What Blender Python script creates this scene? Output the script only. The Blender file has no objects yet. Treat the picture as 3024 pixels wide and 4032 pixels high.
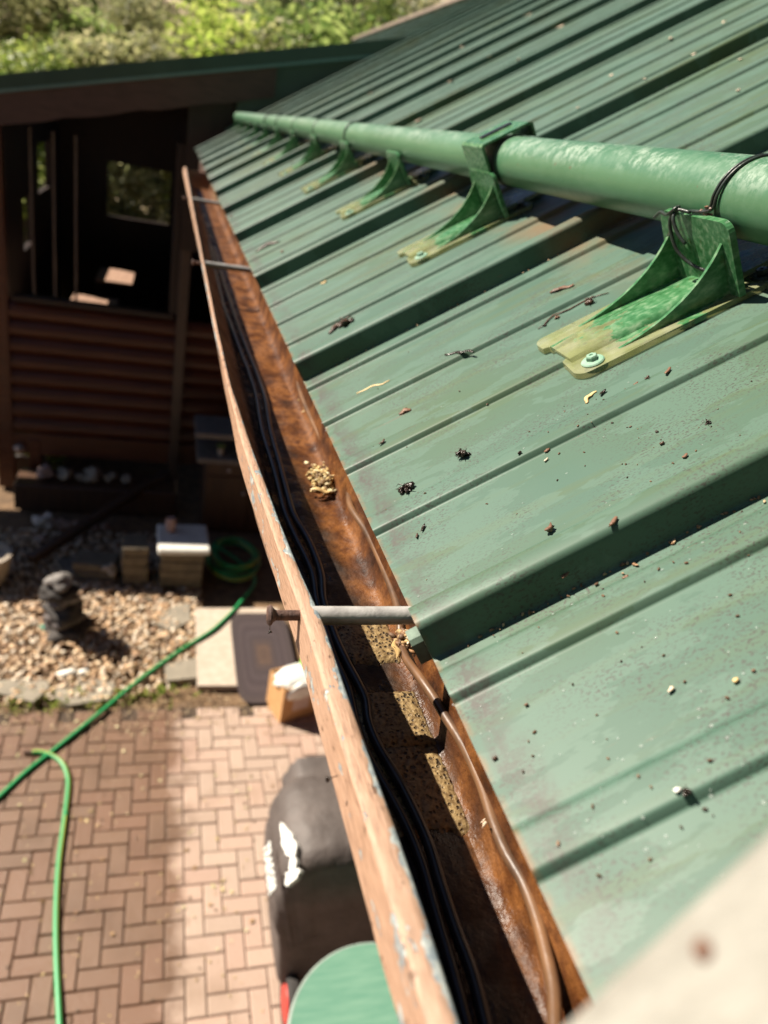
import bpy, math, random
import numpy as np
from mathutils import Vector, Matrix, noise
PI = math.pi
rad = math.radians
SC = bpy.context.scene
COL = SC.collection
random.seed(7)
rng = np.random.default_rng(11)

# ------------------------------------------------------------------ camera, sky, sun, exposure
CAM_Z = 3.72
RC = np.array([[0.95453975, 0.04800069, 0.29588631],
               [-0.24038089, -0.46676237, 0.85132636],
               [-0.17897041, 0.88333911, 0.43385205]])      # rows: world X, Y, down in camera axes (right, down, forward)
cam = bpy.data.cameras.new("camera")
cam.lens = 26.0
cam.sensor_width = 36.0
cam.clip_start = 0.01
cam.clip_end = 400
cam.dof.use_dof = True
cam.dof.focus_distance = 0.57
cam.dof.aperture_fstop = 5.6
camo = bpy.data.objects.new("camera", cam)
COL.objects.link(camo)
wv = lambda c: Vector((RC[0, c], RC[1, c], -RC[2, c]))
M = Matrix((wv(0), -wv(1), -wv(2))).transposed().to_4x4()
M.translation = (0, 0, CAM_Z)
camo.matrix_world = M
SC.camera = camo

SUN = Vector((-0.92, 0.47, 1.0)).normalized()
world = bpy.data.worlds.new("World")
SC.world = world
world.use_nodes = True
nt = world.node_tree
sky = nt.nodes.new("ShaderNodeTexSky")
sky.sky_type = 'NISHITA'
sky.sun_disc = False
sky.air_density = 0.40
sky.dust_density = 0.2
sky.sun_elevation = math.asin(SUN.z)
sky.sun_rotation = math.atan2(SUN.x, SUN.y)
bg = nt.nodes["Background"]
bg.inputs[1].default_value = 0.05
nt.links.new(sky.outputs[0], bg.inputs[0])
sl = bpy.data.lights.new("sun", 'SUN')
sl.energy = 5.0
sl.angle = rad(0.5)
sl.color = (1.0, 0.90, 0.76)
so = bpy.data.objects.new("sun", sl)
so.rotation_euler = (-SUN).to_track_quat('-Z', 'Y').to_euler()
so.location = (0, 0, 20)
COL.objects.link(so)
SC.view_settings.view_transform = 'Standard'
SC.view_settings.look = 'None'
SC.view_settings.gamma = 1
SC.view_settings.exposure = 1.2
SC.cycles.max_bounces = 6
SC.cycles.transparent_max_bounces = 8
SC.cycles.caustics_reflective = False
SC.cycles.caustics_refractive = False

# ------------------------------------------------------------------ measuring helpers: a line of sight meets a real plane
K = 1.8227
def ray(x, y):
    v = RC @ np.array([(x * K - 1512) / 2912, (y * K - 2016) / 2912, 1.0])
    return Vector((v[0], v[1], -v[2]))
C0 = Vector((0, 0, CAM_Z))
def atZ(x, y, z):
    r = ray(x, y)
    return C0 + r * ((z - CAM_Z) / r.z)
def atY(x, y, Y):
    r = ray(x, y)
    return C0 + r * (Y / r.y)
def atX(x, y, X):
    r = ray(x, y)
    return C0 + r * (X / r.x)
def atP(x, y, p, n):
    r = ray(x, y)
    return C0 + r * ((p - C0).dot(n) / r.dot(n))

SL = rad(33.5)
EX, EZ = 0.1727, CAM_Z - 0.28
RU = Vector((math.cos(SL), 0, math.sin(SL)))
RN = Vector((-math.sin(SL), 0, math.cos(SL)))
RF = Matrix((RU, Vector((0, 1, 0)), RN)).transposed().to_4x4()
RF.translation = (EX, 0, EZ)                       # roof frame: u up the slope, y along the eave, n off the roof
def roof_uy(x, y, n=0.0):
    p = atP(x, y, RF.translation + RN * n, RN) - RF.translation
    return p.dot(RU), p.y

# ------------------------------------------------------------------ object helpers
def tag(o, label=None, cat=None, group=None, kind=None):
    if label: o['label'] = label
    if cat: o['category'] = cat
    if group: o['group'] = group
    if kind: o['kind'] = kind
    return o
def empty(name, mat=None, loc=(0, 0, 0), label=None, cat=None, group=None):
    o = bpy.data.objects.new(name, None)
    o.empty_display_size = 0.05
    COL.objects.link(o)
    o.matrix_world = mat if mat is not None else Matrix.Translation(loc)
    return tag(o, label, cat, group)
def copy_tree(o, parent=None):
    c = o.copy()
    COL.objects.link(c)
    if parent is not None:
        c.parent = parent
    for ch in [k for k in bpy.data.objects if k.parent == o]:
        copy_tree(ch, c)
    return c

class MB:
    def __init__(s):
        s.v = []; s.f = []; s.c = []
    def add(s, verts, faces, col=None):
        b = len(s.v)
        s.v += [tuple(p) for p in verts]
        s.f += [tuple(b + i for i in f) for f in faces]
        if col is not None:
            s.c += [col] * len(faces)
    def box(s, c, d, rot=None, bev=0.0, col=None):
        x, y, z = d[0] / 2, d[1] / 2, d[2] / 2
        b = min(bev, x * .9, y * .9, z * .9)
        m = rot.to_3x3() if rot is not None else None
        pts = []
        if b <= 0:
            pts = [Vector((i, j, k)) for i in (-x, x) for j in (-y, y) for k in (-z, z)]
            fs = [(0, 1, 3, 2), (4, 6, 7, 5), (0, 4, 5, 1), (2, 3, 7, 6), (0, 2, 6, 4), (1, 5, 7, 3)]
        else:
            idx = {}
            for i in (-1, 1):
                for j in (-1, 1):
                    for k in (-1, 1):
                        for ax in range(3):
                            p = [i * (x - b), j * (y - b), k * (z - b)]
                            p[ax] += (i, j, k)[ax] * b
                            idx[(i, j, k, ax)] = len(pts)
                            pts.append(Vector(p))
            fs = []
            g = lambda i, j, k, a: idx[(i, j, k, a)]
            for t in (-1, 1):
                q = [g(t, -1, -1, 0), g(t, 1, -1, 0), g(t, 1, 1, 0), g(t, -1, 1, 0)]; fs.append(q if t > 0 else q[::-1])
                q = [g(-1, t, -1, 1), g(1, t, -1, 1), g(1, t, 1, 1), g(-1, t, 1, 1)]; fs.append(q if t < 0 else q[::-1])
                q = [g(-1, -1, t, 2), g(1, -1, t, 2), g(1, 1, t, 2), g(-1, 1, t, 2)]; fs.append(q if t > 0 else q[::-1])
            for a in (-1, 1):
                for c2 in (-1, 1):
                    fs.append((g(a, c2, -1, 0), g(a, c2, 1, 0), g(a, c2, 1, 1), g(a, c2, -1, 1)))
                    fs.append((g(a, -1, c2, 0), g(a, 1, c2, 0), g(a, 1, c2, 2), g(a, -1, c2, 2)))
                    fs.append((g(-1, a, c2, 1), g(1, a, c2, 1), g(1, a, c2, 2), g(-1, a, c2, 2)))
                    for d2 in (-1, 1):
                        fs.append((g(a, c2, d2, 0), g(a, c2, d2, 1), g(a, c2, d2, 2)))
        if m is not None:
            pts = [m @ p for p in pts]
        c = Vector(c)
        s.add([p + c for p in pts], fs, col)
        return s
    def bar(s, a, b, w, h, bev=0.0):
        a, b = Vector(a), Vector(b)
        q = (b - a).to_track_quat('X', 'Z').to_matrix()
        s.box((a + b) / 2, ((b - a).length, w, h), q, bev)
        return s
    def tube(s, path, r, seg=10, cap=True, flat=1.0):
        P = [Vector(p) for p in path]
        n = len(P)
        R = r if isinstance(r, (list, tuple)) else [r] * n
        up = None
        rings = []
        for i in range(n):
            t = (P[min(i + 1, n - 1)] - P[max(i - 1, 0)]).normalized()
            if up is None:
                up = Vector((0, 0, 1)) if abs(t.z) < .9 else Vector((1, 0, 0))
            a = (up - t * up.dot(t)).normalized()
            up = a
            b = t.cross(a)
            rings.append([P[i] + a * (math.cos(2 * PI * k / seg) * R[i] * flat) + b * (math.sin(2 * PI * k / seg) * R[i]) for k in range(seg)])
        vs = [p for rg in rings for p in rg]
        fs = []
        for i in range(n - 1):
            for k in range(seg):
                k2 = (k + 1) % seg
                fs.append((i * seg + k, i * seg + k2, (i + 1) * seg + k2, (i + 1) * seg + k))
        if cap:
            fs.append(tuple(range(seg))[::-1])
            fs.append(tuple((n - 1) * seg + k for k in range(seg)))
        s.add(vs, fs)
        return s
    def prism(s, poly, axis, t0, t1):
        """poly: list of (a,b); axis 'x','y','z' is the extrusion axis"""
        n = len(poly)
        def mk(a, b, t):
            return {'x': (t, a, b), 'y': (a, t, b), 'z': (a, b, t)}[axis]
        vs = [mk(a, b, t0) for a, b in poly] + [mk(a, b, t1) for a, b in poly]
        fs = [tuple(range(n))[::-1], tuple(range(n, 2 * n))]
        for i in range(n):
            j = (i + 1) % n
            fs.append((i, j, n + j, n + i))
        s.add(vs, fs)
        return s
    def lathe(s, prof, c=(0, 0, 0), seg=24, mat=None):
        vs = []; fs = []
        m = len(prof)
        for k in range(seg):
            a = 2 * PI * k / seg
            for r, z in prof:
                vs.append(Vector((r * math.cos(a), r * math.sin(a), z)))
        for k in range(seg):
            k2 = (k + 1) % seg
            for i in range(m - 1):
                fs.append((k * m + i, k2 * m + i, k2 * m + i + 1, k * m + i + 1))
        fs.append(tuple(k * m for k in range(seg))[::-1])
        fs.append(tuple(k * m + m - 1 for k in range(seg)))
        if mat is not None:
            vs = [mat @ v for v in vs]
        s.add([v + Vector(c) for v in vs], fs)
        return s
    def grid(s, pts, nu, nv, closed_v=False):
        fs = []
        for i in range(nu - 1):
            for j in range(nv if closed_v else nv - 1):
                j2 = (j + 1) % nv
                fs.append((i * nv + j, i * nv + j2, (i + 1) * nv + j2, (i + 1) * nv + j))
        s.add(pts, fs)
        return s
    def rock(s, c, d, seed=0, sub=2, rough=.22, rot=0.0, col=None):
        v, f = ICO[sub]
        off = Vector((seed * 3.7, seed * 1.3, seed * 7.1))
        cr, sr = math.cos(rot), math.sin(rot)
        out = []
        for p in v:
            k = 1 + rough * noise.noise(p * 1.3 + off) * 1.6 + rough * .5 * noise.noise(p * 3.1 + off)
            x, y, z = p.x * k * d[0] / 2, p.y * k * d[1] / 2, p.z * k * d[2] / 2
            out.append((c[0] + x * cr - y * sr, c[1] + x * sr + y * cr, c[2] + z))
        s.add(out, f, col)
        return s
    def build(s, name, mat, parent=None, smooth=False, frame=None, auto=None):
        me = bpy.data.meshes.new(name)
        me.from_pydata(s.v, [], s.f)
        if s.c:
            at = me.attributes.new("tint", 'FLOAT_COLOR', 'FACE')
            at.data.foreach_set("color", [k for c in s.c for k in c])
        me.materials.append(mat)
        if smooth or auto:
            me.polygons.foreach_set("use_smooth", [True] * len(me.polygons))
        if auto:
            me.set_sharp_from_angle(angle=rad(auto))
        me.update()
        o = bpy.data.objects.new(name, me)
        COL.objects.link(o)
        if parent is not None:
            o.parent = parent
            o.matrix_parent_inverse = Matrix.Identity(4)
            w = frame if frame is not None else None
            o.matrix_basis = (parent.matrix_basis.inverted() @ w) if w is not None else Matrix.Identity(4)
            if frame is None and not getattr(parent, 'local_parts', False) and 'local' not in parent.keys():
                o.matrix_basis = parent_world(parent).inverted()
        elif frame is not None:
            o.matrix_world = frame
        return o
def parent_world(p):
    m = p.matrix_basis.copy()
    q = p
    while q.parent is not None:
        q = q.parent
        m = q.matrix_basis @ m
    return m
def _ico(sub):
    import bmesh
    bm = bmesh.new()
    bmesh.ops.create_icosphere(bm, subdivisions=sub, radius=1)
    v = [p.co.copy() for p in bm.verts]
    f = [tuple(x.index for x in q.verts) for q in bm.faces]
    bm.free()
    return v, f
ICO = {k: _ico(k) for k in (1, 2, 3)}
def spline(pts, n):
    """Catmull-Rom through pts"""
    P = [Vector(p) for p in pts]
    P = [P[0] * 2 - P[1]] + P + [P[-1] * 2 - P[-2]]
    out = []
    m = len(P) - 3
    for i in range(m):
        for k in range(n):
            t = k / n
            a, b, c, d = P[i:i + 4]
            out.append(0.5 * ((2 * b) + (c - a) * t + (2 * a - 5 * b + 4 * c - d) * t * t + (3 * b - a - 3 * c + d) * t ** 3))
    out.append(P[-2])
    return out

# ------------------------------------------------------------------ materials
class NT:
    def __init__(s, name):
        s.m = bpy.data.materials.new(name)
        s.m.use_nodes = True
        s.t = s.m.node_tree
        s.b = s.t.nodes["Principled BSDF"]
    def n(s, typ, **kw):
        o = s.t.nodes.new(typ)
        for k, v in kw.items():
            if k.startswith('i_'):
                o.inputs[k[2:].replace('_', ' ')].default_value = v
            else:
                setattr(o, k, v)
        return o
    def l(s, a, b):
        s.t.links.new(a, b)
    def coord(s, scale=(1, 1, 1), kind='Object'):
        tc = s.n('ShaderNodeTexCoord')
        mp = s.n('ShaderNodeMapping')
        mp.inputs['Scale'].default_value = scale
        s.l(tc.outputs[kind], mp.inputs[0])
        return mp.outputs[0]
    def noise(s, scale, co=None, detail=4, rough=.55, stretch=(1, 1, 1)):
        o = s.n('ShaderNodeTexNoise')
        o.inputs['Scale'].default_value = scale
        o.inputs['Detail'].default_value = detail
        o.inputs['Roughness'].default_value = rough
        s.l(co if co is not None else s.coord(stretch), o.inputs['Vector'])
        return o.outputs[0]
    def ramp(s, val, stops):
        o = s.n('ShaderNodeValToRGB')
        e = o.color_ramp.elements
        while len(e) < len(stops):
            e.new(.5)
        for k, (p, c) in enumerate(stops):
            e[k].position = p
            e[k].color = (c, c, c, 1) if isinstance(c, (int, float)) else (*c, 1)
        s.l(val, o.inputs[0])
        return o.outputs[0]
    def mix(s, f, a, b, typ='MIX'):
        o = s.n('ShaderNodeMix', data_type='RGBA', blend_type=typ)
        for sock, v in ((o.inputs[0], f), (o.inputs[6], a), (o.inputs[7], b)):
            if isinstance(v, (int, float)):
                sock.default_value = v
            elif isinstance(v, tuple):
                sock.default_value = (*v, 1)
            else:
                s.l(v, sock)
        return o.outputs[2]
    def math(s, op, a, b=0.0, c=None):
        o = s.n('ShaderNodeMath', operation=op)
        for i, v in enumerate((a, b) if c is None else (a, b, c)):
            if isinstance(v, (int, float)):
                o.inputs[i].default_value = v
            else:
                s.l(v, o.inputs[i])
        return o.outputs[0]
    def xyz(s, co):
        o = s.n('ShaderNodeSeparateXYZ')
        s.l(co, o.inputs[0])
        return o.outputs
    def bump(s, h, dist, strength=1.0):
        o = s.n('ShaderNodeBump')
        o.inputs['Distance'].default_value = dist
        o.inputs['Strength'].default_value = strength
        s.l(h, o.inputs['Height'])
        s.l(o.outputs[0], s.b.inputs['Normal'])
    def set(s, **kw):
        for k, v in kw.items():
            sock = s.b.inputs[k.replace('_', ' ')]
            if isinstance(v, tuple):
                sock.default_value = (*v, 1) if len(v) == 3 else v
            elif isinstance(v, (int, float)):
                sock.default_value = v
            else:
                s.l(v, sock)
        return s

def simple(name, a, b=None, scale=20, rough=.6, stretch=(1, 1, 1), bump=0.0, spec=.5, lo=.35, hi=.65, metal=0.0, bscale=None, r2=None):
    t = NT(name)
    b = b if b is not None else tuple(c * .7 for c in a)
    nz = t.noise(scale, stretch=stretch)
    t.set(Base_Color=t.ramp(nz, [(lo, a), (hi, b)]), Roughness=rough, Metallic=metal)
    t.b.inputs['Specular IOR Level'].default_value = spec
    if r2 is not None:
        t.set(Roughness=t.ramp(nz, [(lo, rough), (hi, r2)]))
    if bump:
        t.bump(t.noise(bscale or scale * 2, stretch=stretch), bump)
    return t.m

def mat_roof():
    t = NT("green_roof_paint")
    co = t.coord()
    x = t.xyz(co)
    big = t.noise(2.2, stretch=(.6, 1, 1), detail=3)
    base = t.ramp(big, [(.3, (.038, .086, .060)), (.5, (.054, .106, .077)), (.72, (.055, .088, .038))])
    # long drain streaks
    st = t.noise(1.0, stretch=(2.0, 55, 1), detail=5)
    base = t.mix(t.ramp(st, [(.52, 0.0), (.72, .45)]), base, (.080, .098, .032))
    # thin water film patches: a little deeper and glossier, with ragged outlines
    film = t.noise(1.0, stretch=(9, 30, 1), detail=5, rough=.6)
    fm = t.ramp(film, [(.50, 0.0), (.515, 1.0)])
    base = t.mix(t.math('MULTIPLY', fm, .50), base, (.082, .142, .108))
    # dark speckle grime
    sp = t.noise(620, detail=3, stretch=(.6, 1, 1))
    area = t.noise(16, detail=4, stretch=(.7, 1, 1))
    spm = t.math('MULTIPLY', t.ramp(sp, [(.53, 0.0), (.62, 1.0)]), t.ramp(area, [(.42, 0.0), (.60, .80)]))
    base = t.mix(spm, base, (.042, .036, .032))
    # dirt band just above the eave edge
    wob = t.math('ADD', x[0], t.math('MULTIPLY', t.math('SUBTRACT', t.noise(30, detail=5), .5), .028))
    band = t.math('MULTIPLY', t.ramp(wob, [(.006, 0.0), (.011, 1.0), (.021, .75), (.032, 0.0)]), t.ramp(t.noise(26, detail=5), [(.40, .12), (.60, .9)]))
    band = t.math('MULTIPLY', band, t.ramp(t.noise(240, detail=3), [(.36, .30), (.55, 1.0)]))
    base = t.mix(band, base, (.055, .047, .042))
    # rust at the cut edge
    edge = t.ramp(x[0], [(.0015, 1.0), (.004, 0.0)])
    base = t.mix(t.math('MULTIPLY', edge, t.ramp(t.noise(60), [(.42, 0.0), (.6, .7)])), base, (.19, .085, .03))
    # brown leaf stain pools by the snow guards
    stain = t.math('MULTIPLY', t.ramp(t.noise(7, detail=4), [(.46, 0.0), (.62, .80)]), t.ramp(x[0], [(.33, 0.0), (.42, 1.0), (.60, 0.0)]))
    base = t.mix(stain, base, (.17, .085, .035))
    rough = t.mix(fm, t.ramp(area, [(.3, .48), (.7, .58)]), (.50, .50, .50))
    # hairline scratches
    sc = t.ramp(t.noise(1.0, stretch=(9, 190, 1), detail=2), [(.735, 0.0), (.75, .5)])
    base = t.mix(sc, base, (.14, .085, .06))
    t.set(Base_Color=base, Roughness=rough)
    t.b.inputs['Specular IOR Level'].default_value = .42
    h = t.math('ADD', t.math('MULTIPLY', t.noise(5, detail=2, stretch=(.25, 1, 1)), 1.0), t.math('MULTIPLY', spm, .02))
    t.bump(h, .0025, .5)
    return t.m

def mat_pipe():
    t = NT("chalky_green_pipe_paint")
    base = t.ramp(t.noise(9, stretch=(1, .5, 1)), [(.35, (.036, .120, .055)), (.65, (.052, .150, .074))])
    scr = t.noise(1, stretch=(70, 110, 70), detail=7, rough=.8)
    scr2 = t.noise(1, detail=5, stretch=(26, 11, 26), rough=.65)
    co = t.coord()
    z = t.xyz(co)[2]
    topm = t.ramp(z, [(.02, 0.05), (.033, 1.0)])
    m = t.math('MULTIPLY', t.ramp(scr, [(.46, 0.0), (.56, .60)]), t.ramp(scr2, [(.44, .10), (.58, 1.0)]))
    m = t.math('MULTIPLY', m, topm)
    base = t.mix(m, base, (.34, .42, .34))
    spots = t.ramp(t.noise(120, detail=2), [(.70, 0.0), (.76, .8)])
    base = t.mix(spots, base, (.10, .07, .04))
    t.set(Base_Color=base, Roughness=t.ramp(scr, [(.4, .36), (.65, .46)]))
    t.b.inputs['Specular IOR Level'].default_value = 1.0
    t.bump(scr, .00012)
    return t.m

def mat_lip():
    t = NT("peeling_tan_gutter_paint")
    grain = t.noise(1, stretch=(620, 60, 620), detail=6, rough=.7)
    big = t.noise(9, stretch=(1, .5, 1), detail=3)
    base = t.ramp(grain, [(.34, (.16, .082, .048)), (.47, (.34, .200, .126)), (.56, (.42, .255, .165)), (.70, (.50, .33, .23))])
    base = t.mix(t.ramp(big, [(.38, 0.0), (.65, .55)]), base, (.44, .285, .20))
    # dark nicks
    nick = t.ramp(t.noise(90, detail=3, stretch=(1.2, .7, 1)), [(.63, 0.0), (.68, .85)])
    base = t.mix(nick, base, (.10, .052, .028))
    # chips down to blue grey metal, heaviest along the inner edge
    x = t.xyz(t.coord(kind='UV'))
    cn = t.noise(80, detail=6, rough=.65, stretch=(1, .45, 1))
    e = t.math('ADD', cn, t.math('ADD', t.ramp(x[0], [(.72, 0.0), (1.0, .17)]), t.math('MULTIPLY', t.ramp(x[1], [(.10, 1.0), (.22, 0.0)]), t.ramp(x[0], [(.70, 0.0), (.92, .16)]))))
    amt = t.math('ADD', e, t.math('MULTIPLY', t.math('SUBTRACT', t.noise(4.5, detail=1), .5), .30))
    chip = t.ramp(amt, [(.640, 0.0), (.648, 1.0)])
    base = t.mix(chip, base, t.ramp(t.noise(150), [(.4, (.20, .245, .27)), (.62, (.44, .47, .44))]))
    t.set(Base_Color=base, Roughness=t.ramp(grain, [(.35, .55), (.7, .38)]))
    hh = t.math('ADD', t.math('MULTIPLY', grain, .6), t.math('MULTIPLY', chip, -.8))
    t.bump(hh, .0013)
    return t.m

def mat_trough():
    t = NT("rusty_gutter_lining")
    a = t.noise(26, detail=6, rough=.62, stretch=(1.2, .8, 1))
    b = t.noise(150, detail=4, rough=.7)
    base = t.ramp(a, [(.34, (.024, .008, .003)), (.47, (.080, .027, .007)), (.58, (.180, .070, .019)), (.68, (.070, .023, .007))])
    base = t.mix(t.ramp(b, [(.50, 0.0), (.66, .6)]), base, (.060, .019, .007))
    # black sludge on the floor, widened to paint in the lip's shadow
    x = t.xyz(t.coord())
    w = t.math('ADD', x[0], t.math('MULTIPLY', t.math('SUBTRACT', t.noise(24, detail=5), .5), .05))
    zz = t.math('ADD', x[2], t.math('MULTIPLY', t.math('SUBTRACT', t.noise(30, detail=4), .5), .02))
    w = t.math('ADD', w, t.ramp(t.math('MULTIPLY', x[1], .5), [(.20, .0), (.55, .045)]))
    silt_shade = t.math('MULTIPLY', t.ramp(w, [(.186, 1.0), (.208, 0.0)]), t.ramp(t.math('SUBTRACT', zz, 3.30), [(.056, 1.0), (.070, 0.0)]))
    base = t.mix(t.math('MULTIPLY', silt_shade, .9), base, t.ramp(b, [(.4, (.007, .005, .004)), (.64, (.030, .019, .012))]))
    t.set(Base_Color=base, Roughness=t.mix(silt_shade, t.ramp(t.noise(18, detail=3), [(.35, .36), (.65, .6)]), t.ramp(t.noise(26, detail=3), [(.44, .16), (.58, .65)])))
    t.b.inputs['Specular IOR Level'].default_value = .35
    t.bump(t.math('ADD', t.noise(60, detail=4), t.math('MULTIPLY', b, .6)), .0026, 1.0)
    return t.m

def mat_patch():
    t = NT("blistered_sealant")
    v = t.n('ShaderNodeTexVoronoi')
    v.inputs['Scale'].default_value = 250
    v.inputs['Randomness'].default_value = 1
    wv_ = t.n('ShaderNodeMix', data_type='VECTOR')
    t.l(t.coord(), v.inputs['Vector'])
    d = v.outputs['Distance']
    n1 = t.noise(300, detail=3)
    n2 = t.noise(45, detail=4)
    base = t.ramp(n1, [(.35, (.11, .066, .026)), (.65, (.30, .21, .095))])
    pits = t.math('MULTIPLY', t.ramp(d, [(.22, 1.0), (.40, 0.0)]), t.ramp(n2, [(.30, 0.0), (.50, 1.0)]))
    base = t.mix(pits, base, (.030, .018, .008))
    t.set(Base_Color=base, Roughness=.55)
    t.bump(t.math('ADD', t.math('MULTIPLY', pits, -1.0), t.math('MULTIPLY', n1, .5)), .0022)
    return t.m

def mat_bracket(extra=0.0, nm="yellowed_clear_plastic_with_green_overspray"):
    t = NT(nm)
    co = t.coord()
    x = t.xyz(co)
    n1 = t.noise(34, detail=6, rough=.65, stretch=(.5, 1, 1))
    n2 = t.noise(160, detail=4, stretch=(.6, 1, 1))
    # paint sits in the middle of the foot and on the uprights
    side = t.math('SUBTRACT', t.ramp(t.math('ABSOLUTE', x[1]), [(.020, .68), (.050, .30)]), .5)
    front = t.math('SUBTRACT', t.ramp(t.math('ADD', x[0], .12), [(.015, .16), (.085, .62), (.175, .70), (.195, .15)]), .5)
    up = t.ramp(x[2], [(.014, 0.0), (.03, .30)])
    n1b = t.math('ADD', t.math('MULTIPLY', t.math('SUBTRACT', n1, .5), 1.9), .5)
    e = t.math('ADD', t.math('ADD', n1b, up), t.math('ADD', side, front))
    if extra:
        e = t.math('ADD', e, extra)
    m = t.ramp(e, [(.52, 0.0), (.60, 1.0)])
    green = t.ramp(n2, [(.30, (.022, .095, .030)), (.50, (.052, .160, .066)), (.72, (.17, .27, .16))])
    clear = t.ramp(t.noise(50, detail=3), [(.35, (.36, .38, .24)), (.62, (.28, .31, .14))])
    dirt = t.ramp(t.noise(70, detail=5), [(.64, 0.0), (.74, .6)])
    base = t.mix(m, clear, green)
    base = t.mix(dirt, base, (.060, .075, .020))
    t.set(Base_Color=base, Roughness=.24, IOR=1.52)
    t.bump(n2, .0003)
    out = t.t.nodes['Material Output']
    tb_ = t.n('ShaderNodeBsdfTransparent')
    tb_.inputs[0].default_value = (.92, .90, .78, 1)
    mx = t.n('ShaderNodeMixShader')
    t.l(t.math('MULTIPLY', t.math('SUBTRACT', 1.0, m), t.ramp(n1, [(.35, .60), (.65, .38)])), mx.inputs[0])
    t.l(t.b.outputs[0], mx.inputs[1])
    t.l(tb_.outputs[0], mx.inputs[2])
    t.l(mx.outputs[0], out.inputs['Surface'])
    return t.m

def mat_brick():
    t = NT("concrete_brick_pavers")
    at = t.n('ShaderNodeAttribute', attribute_name="tint")
    base = at.outputs['Color']
    co = t.coord()
    gr = t.noise(170, detail=3)
    base = t.mix(t.ramp(gr, [(.35, .28), (.7, 0.0)]), base, (.20, .12, .07))
    soil = t.noise(2.6, detail=5)
    base = t.mix(t.ramp(soil, [(.50, 0.0), (.68, .35)]), base, (.15, .088, .045))
    # hosed-down, still wet half of the yard
    x = t.xyz(co)
    w = t.math('ADD', x[0], t.math('MULTIPLY', t.math('SUBTRACT', t.noise(4, detail=6, rough=.65), .5), .5))
    w = t.math('ADD', w, t.math('MULTIPLY', t.math('SUBTRACT', x[1], 3.0), -.02))
    wet = t.ramp(w, [(.17, 1.0), (.29, 0.0)])
    base = t.mix(wet, base, t.mix(1.0, base, (.42, .33, .26), 'MULTIPLY'))
    t.set(Base_Color=base, Roughness=t.mix(wet, (.85, .85, .85), t.ramp(gr, [(.3, .28), (.7, .6)])))
    t.bump(gr, .003)
    return t.m

def tinted(name, rough=.7, grain=60, dark=.35, bump=.002, spec=.4):
    t = NT(name)
    at = t.n('ShaderNodeAttribute', attribute_name="tint")
    g = t.noise(grain, detail=4)
    t.set(Base_Color=t.mix(t.ramp(g, [(.35, dark), (.65, 0.0)]), at.outputs['Color'], (.03, .025, .02)), Roughness=rough)
    t.b.inputs['Specular IOR Level'].default_value = spec
    t.bump(g, bump)
    return t.m

def mat_leaf(name, a, b, c):
    t = NT(name)
    oi = t.n('ShaderNodeAttribute', attribute_name="tint")
    base = t.ramp(oi.outputs['Fac'], [(.1, a), (.5, b), (.9, c)])
    out = t.t.nodes['Material Output']
    tr = t.n('ShaderNodeBsdfTranslucent')
    t.l(base, tr.inputs[0])
    t.set(Base_Color=base, Roughness=.5)
    mx = t.n('ShaderNodeMixShader')
    mx.inputs[0].default_value = .62
    t.l(t.b.outputs[0], mx.inputs[1])
    t.l(tr.outputs[0], mx.inputs[2])
    t.l(mx.outputs[0], out.inputs['Surface'])
    return t.m

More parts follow.
